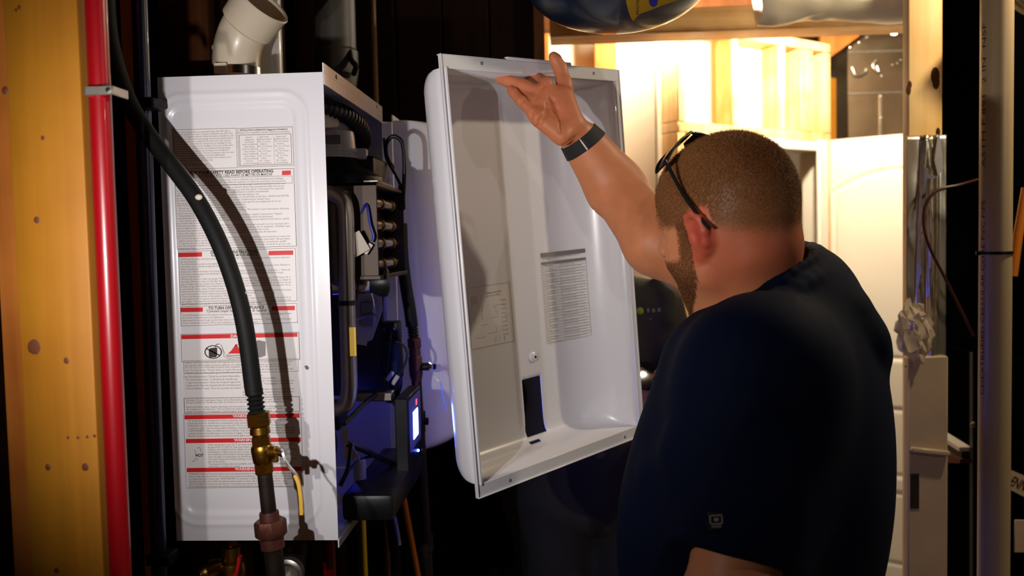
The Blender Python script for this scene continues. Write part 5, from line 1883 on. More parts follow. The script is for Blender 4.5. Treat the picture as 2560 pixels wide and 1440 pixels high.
MAN.chain([mP, cv(1305, 254, -.014), cv(1285, 233, .004), cv(1277, 224, .014)], [.0100, .0094, .0086, .0074], .003)
hidx = [i for i, q in enumerate(MAN.p) if q[4] == 'u' and q[0](np.array([cv(1370, 270, -.04)], np.float32))[0] < .10]
# creases of the palm and at the finger roots, pressed into the surface that is there
for pts, r in (([(1330, 313), (1345, 303), (1362, 287), (1369, 270), (1366, 255)], .0017), ([(1342, 318), (1354, 304), (1366, 288)], .0014), ([(1403, 330), (1400, 300), (1394, 275), (1384, 252), (1372, 240)], .0017),
               ([(1328, 296), (1329, 275)], .0016), ([(1336, 264), (1340, 245)], .0016), ([(1344, 240), (1352, 222), (1362, 212)], .0016),
               ([(1298, 264), (1308, 247)], .0012), ([(1440, 342), (1425, 352), (1410, 362)], .0014)):
    w_ = [MAN.march(x, y, 2.4, hidx) for x, y in pts]
    for (p, q) in zip(w_, w_[1:]):
        if p is not None and q is not None and np.linalg.norm(p - q) < .03:
            MAN.cone(p, q, r * 1.6, r * 1.6, .003, 's')
V, Q = MAN.mesh(0.0027)
V = relax(V, Q, 1, 0.25)
L = HD.loc(V); N = vert_normals(V, Q)
f_, l_, u_ = L[:, 0], L[:, 1], L[:, 2]
al = np.abs(l_)


def ss(a, b, x):
    t = np.clip((x - a) / (b - a), 0, 1)
    return t * t * (3 - 2 * t)


def hair_mask(f, l, u):
    al = np.abs(l)
    top = ss(.036 - .024 * ss(.004, .016, f), .048 - .022 * ss(.004, .016, f), u) * (1 - ss(.074, .090, f + .25 * np.maximum(0, al - .045)))
    low = .012 - .030 * np.clip((-.03 - f) / .08, 0, 1)
    back = ss(low - .016, low + .014, u) * (1 - ss(-.040, -.026, f - .25 * np.maximum(0, u)))
    burn = ss(.012, .016, f) * (1 - ss(.030, .040, f)) * ss(-.04, -.02, u) * (1 - ss(.05, .06, u)) * ss(.05, .06, al)
    near = (np.sqrt(f ** 2 + l ** 2 + (u - .02) ** 2) < .16)
    ear = (al > .0795) & (u < .040) & (f > -.032)
    return np.where(near & ~ear, np.maximum(np.maximum(top, back), burn), 0)


def beard_mask(f, l, u):
    al = np.abs(l)
    jaw = -.030 - .95 * np.maximum(0, f - .0) * 1.0          # the jaw's lower edge falls forwards
    m = ss(.004, .018, f) * (1 - ss(-.040, -.026, u - .10 * np.maximum(0, .09 - f) * 0)) * ss(jaw - .024, jaw - .012, u)
    m = np.maximum(m, ss(.010, .016, f) * (1 - ss(.034, .044, f)) * ss(-.05, -.03, u) * (1 - ss(.02, .03, u)) * ss(.05, .06, al))
    lips = (f > .084) & (al < .022) & (u > -.070) & (u < -.050)
    near = (np.sqrt(f ** 2 + l ** 2 + (u + .05) ** 2) < .14)
    ear = (al > .079) & (f < .012)
    return np.where(near & ~lips & ~ear, m, 0)


hm, bmk = hair_mask(f_, l_, u_), beard_mask(f_, l_, u_)
red = np.exp(-((f_ + .008) ** 2 + (al - .090) ** 2 + (u_) ** 2) / .0011)
red = np.maximum(red, 0.55 * ss(.03, -.02, u_) * ss(-.14, -.05, u_ * 1.0) * (np.linalg.norm(L, axis=1) < .2) * ss(.04, -.02, f_))
ear_ = ((al > .078) & (np.abs(u_) < .045) & (f_ > -.045) & (f_ < .02))[:, None] * np.exp(-((al - .092) / .012) ** 2)[:, None]
col = SKIN[None] * (1 - red[:, None]) + RUDDY[None] * red[:, None]
col = col * (1 - .5 * ear_) + np.array(lin(196, 60, 48)[:3])[None] * .5 * ear_
col = col * (1 - .92 * hm[:, None]) + SCALP[None] * .92 * hm[:, None]
col = col * (1 - .75 * bmk[:, None]) + BEARD_C[None] * .75 * bmk[:, None]
# pads of the fingers and the heel of the hand are redder
hd = np.linalg.norm(V - cv(1345, 250, -.03), axis=1)
kk = (0.35 * ss(.12, .03, hd))[:, None]
col = col * (1 - kk) + RUDDY[None] * kk
PM = thing('person', 'man in navy polo shirt with sunglasses on his head, reaching up to the cover', 'person', (HIP[0], HIP[1], 0.0))
mesh_obj('body', V, Q, 'skin_tone', PM, col)

rs = np.random.RandomState(5)
FC = V[Q].mean(1); FNv = np.cross(V[Q[:, 2]] - V[Q[:, 0]], V[Q[:, 3]] - V[Q[:, 1]]); FA = np.linalg.norm(FNv, axis=1) * .5; FN = FNv / np.maximum(np.linalg.norm(FNv, axis=1), 1e-12)[:, None]
LF = HD.loc(FC)


def grow(name, mk, n, ln, rad, flow, m, seed, curl=.4):
    pr = FA * mk
    pr = pr / pr.sum()
    r2 = np.random.RandomState(seed)
    ix = r2.choice(len(FC), n, p=pr)
    a, b = r2.rand(n, 1), r2.rand(n, 1)
    q = V[Q[ix]]
    p0 = q[:, 0] * (1 - a) * (1 - b) + q[:, 1] * a * (1 - b) + q[:, 2] * a * b + q[:, 3] * (1 - a) * b
    nn = FN[ix]
    t = flow[None] - nn * (nn @ flow)[:, None]
    lens = ln(LF[ix]) * (.7 + .6 * r2.rand(n))
    SV, ST = strands(p0 - nn * .0008, nn, t, lens, np.full(n, rad), r2, curl)
    o = mesh_obj(name, SV, ST, m, PM)
    return tag(o, kind='stuff')


hmF, bmF = hair_mask(LF[:, 0], LF[:, 1], LF[:, 2]), beard_mask(LF[:, 0], LF[:, 1], LF[:, 2])
grow('hair', hmF, 60000, lambda l: .0022 + .0062 * np.clip((l[:, 2] - .01) / .11, 0, 1) , .00026, -HD.u * .9 + HD.f * .6, 'hair_blond', 1)
grow('beard', bmF, 24000, lambda l: .0035 + .0035 * np.clip((-.05 - l[:, 2]) / .06, 0, 1), .0003, -HD.u * .9 + HD.f * .1, 'beard_brown', 2)

# thumb nail
tn = MAN
b2 = BM(); tipc = Vector(cv(1394, 149, -.026)); ball(b2, tipc, (.0035, .0058, .0085), 12)
obj('thumb_nail', b2, 'nail', PM)

# polo shirt: torso, sleeves cut off at the hems, turned collar
SH = Body()
SH.ell(CH_ + np.array([0.018, 0, -.03]), (.128, .19, .165), TR3, .06)
SH.cone(P(2000, 762, 1.27), P(1778, 900, 1.24), .060, .060, .04)
SH.ell(BE_ + TF * .004 + np.array([0, 0, -.02]), (.174, .205, .235), TR3, .07)
SH.ell(np.array(P(1888, 1180, 1.25)), (.146, .195, .2), TR3, .07)
SH.ell(np.array([BE_[0], BE_[1], 1.03]), (.165, .20, .12), TR3, .06)
SH.ell(np.array(P(2022, 890, 1.29)), (.076, .15, .15), TR3, .07)
SH.ell(np.array(P(2040, 1150, 1.27)), (.088, .15, .21), TR3, .07)           # upper back
SH.cone(NB_ + np.array([.004, 0, -.085]), SL + np.array([0, .005, -.004]), .055, .078, .08)
SH.cone(NB_ + np.array([.01, 0, -.06]), SR, .050, .084, .05)
cutL = SL + (EL - SL) * 0.82; cutR = SR + (ER - SR) * 0.60
for (a, b) in ((-.02, -.05),):                               # folds under the arm and across the back
    SH.chain([P(1960, 1180, 1.06), P(1900, 1240, 1.02), P(1800, 1262, 1.0)], [.006, .008, .004], .03)
    SH.chain([P(2140, 780, 1.22), P(2165, 850, 1.22), P(2190, 885, 1.24)], [.012, .016, .012], .04)
    SH.chain([P(1640, 1180, 1.15), P(1720, 1130, 1.08), P(1800, 1120, 1.03)], [.006, .010, .006], .04)
    SH.chain([P(2000, 800, 1.12), P(1960, 870, 1.06), P(1900, 1000, 1.0)], [.006, .009, .006], .04)
dL = (EL - SL) / np.linalg.norm(EL - SL); dR = (ER - SR) / np.linalg.norm(ER - SR)
SH.sleeve(SL, EL, .078, .070, cutL, dL + np.array([-.10, 0, 0.0]), .0605, .075)
SH.sleeve(SR, ER, .084, .076, cutR, dR, .068, .03)
neckax = (HD.w(-.02, 0, -.02) - NB_); neckax /= np.linalg.norm(neckax)
# the neck opening, low in front
colp = [P(2030, 628, 1.32), P(2038, 640, 1.25), P(1990, 668, 1.195), P(1905, 748, 1.165), P(1820, 812, 1.160), P(1756, 838, 1.20), P(1735, 838, 1.26), P(1790, 790, 1.345), P(1900, 700, 1.375), P(1990, 640, 1.365), P(2030, 628, 1.32)]
cpts = [np.array(p) for p in smooth_path(colp, 4)]
SH.chain(cpts, [.0125] * len(cpts), .006)
for i in range(0, len(cpts) - 1):
    o_ = np.array([.016 * math.cos(0), 0, -.014])
    out = cpts[i] - NB_; out[2] = 0; out /= max(np.linalg.norm(out), 1e-6)
    n2_ = cpts[i + 1] - NB_; n2_[2] = 0; n2_ /= max(np.linalg.norm(n2_), 1e-6)
    SH.cone(cpts[i] + out * .016 + [0, 0, -.020], cpts[i + 1] + n2_ * .016 + [0, 0, -.024], .011, .011, .008)
mid = np.mean(cpts, axis=0)
SH.cone(mid, mid + neckax * .12, .062, .075, .008, 's')
V2, Q2 = SH.mesh(0.0042)
V2 = relax(V2, Q2, 2, .4)
mesh_obj('polo_shirt', V2, Q2, 'polo_navy', PM)
TRS = Body()
for t in (-1, 1):
    h0 = HIP + TL_ * (.09 * t) + np.array([0, 0, -.04]); kn = np.array([h0[0] - .03, h0[1], .50]); an = np.array([h0[0] + .01, h0[1], .06])
    TRS.cone(h0, kn, .105, .080, .05); TRS.cone(kn, an, .080, .066, .03)
TRS.ell(HIP, (.145, .195, .13), TR3, .05)
V3, Q3 = TRS.mesh(0.010)
mesh_obj('trousers', relax(V3, Q3, 2), Q3, 'trouser_dark', PM)
for t in (-1, 1):
    h0 = HIP + TL_ * (.09 * t); an = np.array([h0[0] + .01, h0[1], .045])
    S_ = Body(); S_.cone(an, an + TF * .18, .044, .036, .02); S_.cone(an, an + [0, 0, .05], .042, .046, .02)
    S_.half(np.array([an[0], an[1], .002]), (0, 0, -1.0), .4, .003)
    a, q = S_.mesh(.008); mesh_obj('shoe', a, q, 'shoe_dark', PM)

# small woven badge on the left sleeve
def on_surface(Vs, px, py):
    """Nearest shirt point that the photograph shows at a pixel."""
    c = Vector((0, 0, EYE)); d = Vector(CAM @ np.array([(px - CX) / F, -(py - CY) / F, -1.0])).normalized()
    w_ = Vs - np.array(c); t = w_ @ np.array(d); e = np.linalg.norm(w_ - t[:, None] * np.array(d), axis=1)
    k = np.where(e < .006)[0]
    return float(t[k].min()) if len(k) else None, c, d


tt, c0, d0 = on_surface(V2, 1790, 1302)
bp = c0 + d0 * (tt - .001)
bx = Vector((1, .12, .0)).normalized(); bz = Vector((-.02, .05, 1)).normalized(); by = bz.cross(bx).normalized()
BMx = Matrix((bx, by, bz)).transposed().to_4x4(); BMx.translation = bp
BG = obj('sleeve_badge', (lambda b: (box(b, (-.0085, -.0008, -.0100), (.0085, .0006, .0100), .0005, 1), b)[1])(BM()), 'patch_black', PM, local=True)
BG.data.transform(WORLD[PM.name].inverted() @ BMx)
g = BM()
ringp = [(-.0058 + 0, .0062), (.0058, .0062), (.0066, .0050), (.0066, -.0020), (.0058, -.0032), (-.0058, -.0032), (-.0066, -.0020), (-.0066, .0050), (-.0058, .0062)]
tube(g, [Vector((x, -.0010, z)) for x, z in ringp], .0007, 6)
box(g, (-.0024, -.0014, .0000), (.0024, -.0008, .0034))
for i in range(5):
    box(g, (-.0052 + .0022 * i, -.0014, -.0070), (-.0040 + .0022 * i, -.0008, -.0052 + .0004 * (i % 2)))
EM = obj('badge_emblem', g, 'patch_grey', BG, local=True)
EM.data.transform(WORLD[PM.name].inverted() @ BMx)

# ------------------------------------------------------------------ wristband
ax_ = (FM - WR) / np.linalg.norm(FM - WR)
WB_ = thing('smartwatch', 'black woven watch band on the raised wrist', 'watch', WR)
bc0 = cv(1456, 354, -.062)
def band(n=40, w=.0115, off=.0016):
    q = BM()
    s1 = sideW - ax_ * sideW.dot(ax_); s1 /= np.linalg.norm(s1); s2 = np.cross(ax_, s1)
    base, dr, ro = [], [], []
    for k in range(n):
        a = 2 * math.pi * k / n
        for (da, r_) in ((-w, 0), (-w, off), (w, off), (w, 0)):
            base.append(bc0 + ax_ * da); dr.append(s1 * math.cos(a) + s2 * math.sin(a)); ro.append(r_)
    base, dr, ro = np.array(base), np.array(dr), np.array(ro)
    lo_, hi_ = np.zeros(len(base)), np.full(len(base), .06)
    for _ in range(16):                                   # where the wrist's surface lies in each direction
        m_ = (lo_ + hi_) / 2
        ins = MAN.eval(base + dr * m_[:, None]) < 0
        lo_, hi_ = np.where(ins, m_, lo_), np.where(ins, hi_, m_)
    pts = base + dr * (hi_ + .0004 + ro)[:, None]
    vs = [q.verts.new(p) for p in pts]
    for k in range(n):
        for j in range(4):
            a, b = k * 4, ((k + 1) % n) * 4
            q.faces.new((vs[a + j], vs[b + j], vs[b + (j + 1) % 4], vs[a + (j + 1) % 4]))
    return q


obj('band', band(), 'strap_black', WB_)
p_ = MAN.march(1459, 361, 2.4)
if p_ is not None:
    vd = p_ - np.array([0, 0, EYE]); vd /= np.linalg.norm(vd)
    p_ = p_ - vd * .0034
    ba = ax_ - vd * ax_.dot(vd); ba /= np.linalg.norm(ba)
    q = BM(); tube(q, [Vector(p_ - ba * .0112), Vector(p_), Vector(p_ + ba * .0112)], .0015, 8); obj('clasp_bar', q, 'strap_bar', WB_)

# ------------------------------------------------------------------ sunglasses pushed up on the head
GL = thing('sunglasses', 'dark sunglasses pushed up on top of the man\'s head', 'sunglasses', HD.w(.03, 0, .12))
hw_ = lambda a, b, c: Vector(HD.w(a, b, c))
for t in (-1, 1):
    q = BM(); strap(q, [hw_(.024, t * .079, .116), hw_(.014, t * .083, .092), hw_(.000, t * .087, .060), hw_(-.014, t * .091, .038), hw_(-.028, t * .095, .018), hw_(-.037, t * .097, .006)], .0044, .0026, HD.f * .85 - HD.u * .5)
    obj('temple_arm', q, 'plastic_black', GL)
    q = BM(); n = 14
    ra, rb = [], []
    for i in range(n + 1):                                  # from the bridge out to the hinge
        s = .10 + .90 * i / n
        ff, ll, uu = .022, .078 * s, .148 - .034 * s * s
        hgt_ = .042 * (math.sin(math.pi * (.14 + .70 * (i / n))) ** .5)
        rb.append(q.verts.new(hw_(ff, t * ll, uu))); ra.append(q.verts.new(hw_(ff + hgt_ * .90, t * ll * .97, uu - hgt_ * .40)))
    for i in range(n):
        q.faces.new((ra[i], ra[i + 1], rb[i + 1], rb[i]))
    pa, pb = [v.co.copy() for v in ra], [v.co.copy() for v in rb]
    LN = obj('lens', q, 'lens_dark', GL)
    so = LN.modifiers.new('thickness', 'SOLIDIFY'); so.thickness = .0018
    q = BM(); tube(q, pb, .0014, 8); tube(q, pa, .0010, 8); tube(q, [pa[-1], pb[-1]], .0016, 8); tube(q, [pa[0], pb[0]], .0012, 8); obj('lens_rim', q, 'plastic_black', LN)
q = BM(); tube(q, [hw_(.026, -.010, .147), hw_(.024, 0, .150), hw_(.026, .010, .147)], .0022, 8); obj('bridge', q, 'plastic_black', GL)

# ------------------------------------------------------------------ second person, mostly hidden behind the cover
BX, BY = 0.070, 2.28
B2 = Body()
H2D = Head((BX - .01, BY - .03, 1.665), math.radians(90), math.radians(18), 0.0, 0.98)
H2D.f, H2D.l, H2D.u = np.array([-.25, -.93, -.28]), np.array([.965, -.26, 0.0]), np.array([-.07, -.27, .96])
H2D.f /= np.linalg.norm(H2D.f); H2D.l = np.cross(H2D.u, H2D.f); H2D.l /= np.linalg.norm(H2D.l); H2D.u = np.cross(H2D.f, H2D.l)
H2D.R = np.array([H2D.f, H2D.l, H2D.u])
H2D.build(B2)
B2.cone(H2D.w(-.03, 0, -.03), (BX, BY, 1.50), .058, .066, .03)
B2.ell((BX, BY, 1.32), (.175, .115, .20), None, .06); B2.ell((BX, BY - .02, 1.08), (.165, .125, .17), None, .06); B2.ell((BX, BY, .95), (.165, .12, .12), None, .05)
s2L, s2R = np.array([BX + .165, BY, 1.415]), np.array([BX - .165, BY, 1.415])
e2L = np.array(P(1722, 1010, 2.22)); w2L = np.array(P(1716, 998, 2.02)); e2R = np.array(P(1325, 880, 2.26)); w2R = np.array(P(1512, 985, 2.05))
for s_, e_, w_ in ((s2L, e2L, w2L), (s2R, e2R, w2R)):
    B2.cone((BX, BY, 1.47), s_, .06, .062, .05); B2.cone(s_, e_, .058, .045, .02); B2.cone(e_, w_, .044, .028, .02)
def hand2(w_, dirs, up_, t):
    dirs = np.asarray(dirs, float) / np.linalg.norm(dirs); up_ = np.asarray(up_, float)
    up_ -= dirs * up_.dot(dirs); up_ /= np.linalg.norm(up_); sd_ = np.cross(dirs, up_) * t
    c = w_ + dirs * .050
    B2.ell(c, (.048, .040, .020), np.array([dirs, up_, sd_]), .02)
    for i in range(4):
        a = w_ + dirs * .085 + up_ * (.028 - .019 * i)
        B2.chain([a, a + dirs * .030 + sd_ * .010, a + dirs * .036 + sd_ * .036, a + dirs * .014 + sd_ * .048], [.0105, .0098, .009, .008], .004)
    B2.chain([w_ + dirs * .02 + up_ * .02, w_ + dirs * .052 + up_ * .048 + sd_ * .012, w_ + dirs * .085 + up_ * .056 + sd_ * .022], [.014, .011, .009], .006)
hand2(w2L, (-1, -.25, .12), (0, 0, 1.0), -1)
hand2(w2R, (1, -.05, .0), (0, 0, 1.0), 1)
V4, Q4 = B2.mesh(.0055)
L4 = H2D.loc(V4)
h4 = ss(.03, .05, L4[:, 2]) * (1 - ss(.06, .08, L4[:, 0])) * (np.linalg.norm(L4, axis=1) < .2)
c4 = SKIN[None] * (1 - .8 * h4[:, None]) + np.array(lin(60, 40, 26)[:3])[None] * .8 * h4[:, None]
P2 = thing('person', 'person in charcoal shirt holding a phone behind the white cover', 'person', (BX, BY, 0.0))
mesh_obj('body', relax(V4, Q4, 1, .4), Q4, 'skin_tone', P2, c4)
S2 = Body()
S2.ell((BX, BY, 1.33), (.190, .130, .205), None, .06); S2.ell((BX, BY - .02, 1.08), (.182, .142, .19), None, .06); S2.ell((BX, BY, .93), (.182, .135, .10), None, .05)
for s_, e_ in ((s2L, e2L), (s2R, e2R)):
    S2.cone((BX, BY, 1.44), s_, .066, .072, .05)
    c_ = s_ + (e_ - s_) * .82
    S2.sleeve(s_, e_, .075, .064, c_, e_ - s_, .052, .03)
S2.chain([P(1640, 700, 2.24), P(1668, 740, 2.22), P(1672, 800, 2.2)], [.006, .009, .006], .03)
S2.cone((BX, BY - .03, 1.50), (BX, BY - .06, 1.62), .062, .075, .008, 's')
V5, Q5 = S2.mesh(.006)
mesh_obj('t_shirt', relax(V5, Q5, 2), Q5, 'shirt_charcoal', P2)
T2 = Body()
for t in (-1, 1):
    h0 = np.array([BX + .09 * t, BY, .92]); kn = np.array([BX + .10 * t, BY - .02, .50]); an = np.array([BX + .11 * t, BY + .01, .05])
    T2.cone(h0, kn, .100, .082, .04); T2.cone(kn, an, .080, .070, .02)
T2.ell((BX, BY, .95), (.178, .13, .11), None, .05)
V6, Q6 = T2.mesh(.010)
mesh_obj('trousers', relax(V6, Q6, 2), Q6, 'trouser_dark', P2)
for t in (-1, 1):
    an = np.array([BX + .11 * t, BY + .01, .045]); S_ = Body(); S_.cone(an, an + [.02 * t, -.18, -.004], .046, .038, .02); S_.cone(an, an + [0, 0, .05], .044, .048, .02)
    S_.half(np.array([an[0], an[1], .002]), (0, 0, -1.0), .4, .003); a, q = S_.mesh(.010); mesh_obj('shoe', a, q, 'shoe_dark', P2)
tt, c0, d0 = on_surface(V5, 1600, 778)
if tt:
    lp = c0 + d0 * (tt - .002)
    q = BM(); ball(q, lp, (.009, .0015, .009), 14); LG = obj('chest_logo', q, 'logo_green', P2)
    for i, (dx, dz, wx, hz) in enumerate(((.020, .001, .007, .010), (.033, .000, .008, .009), (.047, .001, .007, .010), (.060, .0, .008, .009), (.018, -.020, .020, .003), (.044, -.020, .022, .003))):
        q = BM(); c = lp + Vector((dx, .004 + dx * .12, dz)); box(q, c + Vector((-wx * .5, -.002, -hz * .5)), c + Vector((wx * .5, .001, hz * .5)), .0006, 1); obj('logo_mark', q, 'logo_grey', LG)
q = BM(); box(q, (-.036, -.0045, -.072), (.036, .0045, .072), .004, 2)
R_ = rotmat(math.radians(-76), math.radians(6), math.radians(-14)).to_4x4(); R_.translation = P(1608, 938, 2.00)
q.transform(R_)
PH = thing('mobile_phone', 'black mobile phone held by the person behind the cover', 'phone', P(1612, 950, 2.03))
obj('case', q, 'phone_black', PH)

# ------------------------------------------------------------------ blue tank hung from the ceiling
TKY, TKR, TKD = 1.62, 0.165, 0.088
tb = P(1545, 75, TKY)
TK = thing('expansion_tank', 'dark blue expansion tank with a yellow label hanging overhead', 'tank', tb)
prof = [(0.0, 0.0005)] + [(TKD * (1 - math.cos(a)), TKR * math.sin(a)) for a in [math.pi / 2 * k / 14 for k in range(1, 15)]] + [(TKD + .20, TKR)] + [(TKD + .20 + TKD * math.sin(a), TKR * math.cos(a)) for a in [math.pi / 2 * k / 10 for k in range(1, 10)]] + [(2 * TKD + .20, .02)]
bm = BM(); lathe(bm, prof, tb, (0, 0, 1), 56); obj('shell', bm, 'blue_tank', TK, angle=60)
bm = BM(); lathe(bm, [(2 * TKD + .195, .016), (2 * TKD + .23, .016), (2 * TKD + .23, .011), (.66, .011)], tb, (0, 0, 1), 16); obj('stem', bm, 'brass', TK)
bm = BM(); lathe(bm, [(TKD + .098, TKR + .0005), (TKD + .099, TKR + .003), (TKD + .105, TKR + .003), (TKD + .106, TKR + .0005)], tb, (0, 0, 1), 56); obj('weld_seam', bm, 'blue_tank', TK)


def on_tank(px, py, lift=.0012):
    """Where the pixel meets the tank's near side."""
    d = Vector(CAM @ np.array([(px - CX) / F, -(py - CY) / F, -1.0])).normalized(); c = Vector((0, 0, EYE))
    cz = tb.z + TKD
    o = c - Vector((tb.x, tb.y, cz))
    R_, D_ = TKR + lift, TKD + lift
    for dome in (True, False):
        kz = 1 / (D_ * D_) if dome else 0.0
        A = (d.x ** 2 + d.y ** 2) / R_ ** 2 + d.z ** 2 * kz; Bq = 2 * ((o.x * d.x + o.y * d.y) / R_ ** 2 + o.z * d.z * kz); Cq = (o.x ** 2 + o.y ** 2) / R_ ** 2 + o.z ** 2 * kz - 1
        ds = Bq * Bq - 4 * A * Cq
        if ds > 0:
            p = c + d * ((-Bq - math.sqrt(ds)) / (2 * A))
            if (p.z <= cz) == dome:
                return p
    return c + d * 1.6


def tank_patch(name, rowsp, m, parent, lift, n=10):
    b = BM()
    rows = []
    for (y, xa, xb) in rowsp:
        rows.append([b.verts.new(on_tank(xa + (xb - xa) * i / n, y, lift)) for i in range(n + 1)])
    for r0, r1 in zip(rows, rows[1:]):
        for i in range(n):
            b.faces.new((r0[i], r0[i + 1], r1[i + 1], r1[i]))
    return obj(name, b, m, parent)


LB = tank_patch('label', [(-120, 1553, 1712), (-80, 1556, 1708), (-40, 1560, 1702), (0, 1565, 1698), (12, 1567, 1660), (24, 1570, 1630), (34, 1573, 1602), (42, 1576, 1592), (52, 1582, 1584)], 'tank_label', TK, .0012)
tank_patch('label_mark', [(-30, 1622, 1644), (0, 1622, 1644), (10, 1624, 1643), (17, 1629, 1638)], 'tank_mark', LB, .0020, 4)
me = text_mesh("PROTECTED", 10)
pr = Print(FR)
for v in me.vertices:
    pr.v.append(on_tank(1597 - v.co.y * 1.0 * .9, 38 - v.co.x * 1.25, .0020))
pr.f = [list(p.vertices) for p in me.polygons]
pr.build('label_text', 'print_black', LB)

# ------------------------------------------------------------------ ducts, glowing glint and boards at the ceiling of the lit room
def crumple(b, amt, sc_, seed=0):
    for v in b.verts:
        nz = noise.noise_vector(v.co * sc_ + Vector((seed, 0, 0)))
        v.co += nz * amt


bm = BM()
pp = [P(1895, 2, 2.62), P(1960, 0, 2.62), P(2080, -6, 2.62), P(2200, -2, 2.62), P(2340, -8, 2.62)]
tube(bm, pp, .066, 40, smooth=14); crumple(bm, .012, 9, 3); crumple(bm, .005, 24, 8)
tag(obj('flexible_duct', bm, 'duct_cloth', angle=70), 'crumpled foil air duct along the ceiling by the door', 'duct')
a, b = P(2118, 100, 4.05), P(2275, 362, 4.05)
DU = thing('air_duct', 'dark reflective metal duct above the white door', 'duct', (a.x, 4.05, b.z))
bm = BM(); box(bm, (a.x, 4.05, b.z), (b.x + .5, 4.45, 2.60), .004, 1); obj('casing', bm, 'duct_dark', DU)
for py in (128, 232):
    z = P(2180, py, 4.04).z; bm = BM(); box(bm, (a.x, 4.044, z - .004), (b.x + .5, 4.05, z + .004), .001, 1); obj('seam', bm, 'galvanised', DU)
x = P(2203, 200, 4.04).x; bm = BM(); box(bm, (x - .005, 4.043, b.z), (x + .005, 4.05, P(2200, 236, 4.04).z), .001, 1); obj('seam', bm, 'galvanised', DU)
for (px, py) in ((2148, 106), (2168, 93), (2186, 84), (2126, 118), (2203, 240), (2203, 295), (2205, 190), (2252, 150), (2244, 158), (2232, 162)):
    c = P(px, py, 4.046); bm = BM(); lathe(bm, [(0, .007), (.004, .006), (.006, 0)], c, (0, -1, 0), 10); obj('screw', bm, 'steel', DU)
for pts in ([(2190, 150), (2182, 165), (2196, 180), (2192, 165)], [(2130, 168), (2140, 188), (2160, 182), (2166, 172)]):
    bm = BM(); tube(bm, [P(px, py, 4.03) for px, py in pts], .006, 8, smooth=4); obj('sealant_blob', bm, 'galvanised', DU)
c = P(2028, 105, 4.3); bm = BM(); lathe(bm, [(0, .075), (.5, .075)], c + Vector((0, 0, -.09)), (0, .1, 1), 26); tag(obj('round_duct', bm, 'pvc_white'), 'short white round duct above the framed partition', 'duct')
bm = BM(); q4 = [P(2052, 66, 3.95), P(2180, 66, 3.95), P(2078, 142, 3.95), P(2052, 130, 3.95)]; prism(bm, [q4[0] + Vector((0, 0, .36)), q4[1] + Vector((0, 0, .36)), q4[1], q4[2], q4[3]], (0, .038, 0)); tag(obj('joist_end', bm, 'pine_orange'), 'orange cut joist end above the framed partition', 'board')
c = P(2236, 74, 3.3)  # glowing ball on a socket, made up to stand for a reflection in foil
LBU = thing('foil_glint', 'small glowing ball in place of a glint on foil by the timber post', 'glint', c)
mat('glint_glow', (1, .9, .7, 1), .3, emit=((1.0, .90, .72, 1), 30))
bm = BM(); ball(bm, c, .019, 14); obj('glint_ball', bm, 'glint_glow', LBU)
bm = BM(); lathe(bm, [(.016, .010), (.03, .011), (.05, .011), (.06, .007), (.30, .003)], c, (.25, 0, 1), 12); obj('socket', bm, 'galvanised', LBU)  # made-up holder for the glint ball

# ------------------------------------------------------------------ post, metal casing and furnace at the right
PY = 2.12
x0, x1 = P(2272, 200, PY).x, P(2357, 200, PY).x
bm = BM(); box(bm, (x0, PY, 0.0), (x1, PY + .040, 2.62), .004, 2); o = obj('timber_post', bm, 'pine_post'); tag(o, 'pale timber post with dark stains beside the door', 'post')
for px, py, r in ((2338, 190, .012), (2340, 205, .010), (2275, 212, .005), (2272, 225, .006), (2345, 330, .006)):
    c = P(px, py, PY); b = BM(); lathe(b, [(0, r), (.0006, r * .8), (.0008, r * .3)], c + Vector((0, .0004, 0)), (0, -1, 0), 12)
    for v in b.verts:
        v.co.z = c.z + (v.co.z - c.z) * 2.0
    obj('stain', b, 'old_wood', o)
zt = P(2300, 338, PY - .02).z
DC = thing('duct_casing', 'bent sheet metal duct casing in front of the timber post', 'duct', (x0, PY - .03, 0.0))
bm = BM()
xs_ = [x0 - .010 + (x1 - x0 + .013) * i / 30 for i in range(31)]
zs_ = [zt - (zt - P(2300, 900, PY).z) * j / 40 for j in range(41)]
fold = lambda x, z: .010 * math.exp(-((x - x0 - .010 - .03 * (z - 1.2)) / .004) ** 2) + .012 * math.exp(-((x - x0 - .042 + .02 * (z - 1.5)) / .006) ** 2) + .006 * math.exp(-((x - x1 + .02) / .004) ** 2) + .002 * noise.noise(Vector((x * 30, z * 12, 0)))
rw = [[bm.verts.new((x, PY - .012 - fold(x, z), z)) for x in xs_] for z in zs_]
for j in range(40):
    for i in range(30):
        bm.faces.new((rw[j][i], rw[j][i + 1], rw[j + 1][i + 1], rw[j + 1][i]))
o = obj('sheet', bm, 'duct_foil', DC, angle=70); so = o.modifiers.new('thickness', 'SOLIDIFY'); so.thickness = .0015
bm = BM(); prism(bm, [P(2345, 335, PY - .022), P(2352, 345, PY - .022), P(2358, 420, PY - .022), P(2345, 440, PY - .022), P(2336, 400, PY - .022)], (0, .0015, 0)); obj('bent_flap', bm, 'galvanised', DC)
bm = BM(); prism(bm, [P(2312, 420, PY - .03), P(2320, 435, PY - .03), P(2340, 440, PY - .03), P(2336, 448, PY - .03), P(2318, 446, PY - .03), P(2308, 520, PY - .03), P(2304, 520, PY - .03)], (0, .0015, 0)); obj('bent_flap', bm, 'steel', DC)
for (xa, za) in ((2265, 915), (2352, 912)):
    c = P(xa, za, PY - .014); bm = BM(); lathe(bm, [(0, .004), (.003, .003), (.004, 0)], c, (0, -1, 0), 8); obj('screw', bm, 'steel', DC)
zb = P(2300, 890, PY - .02).z
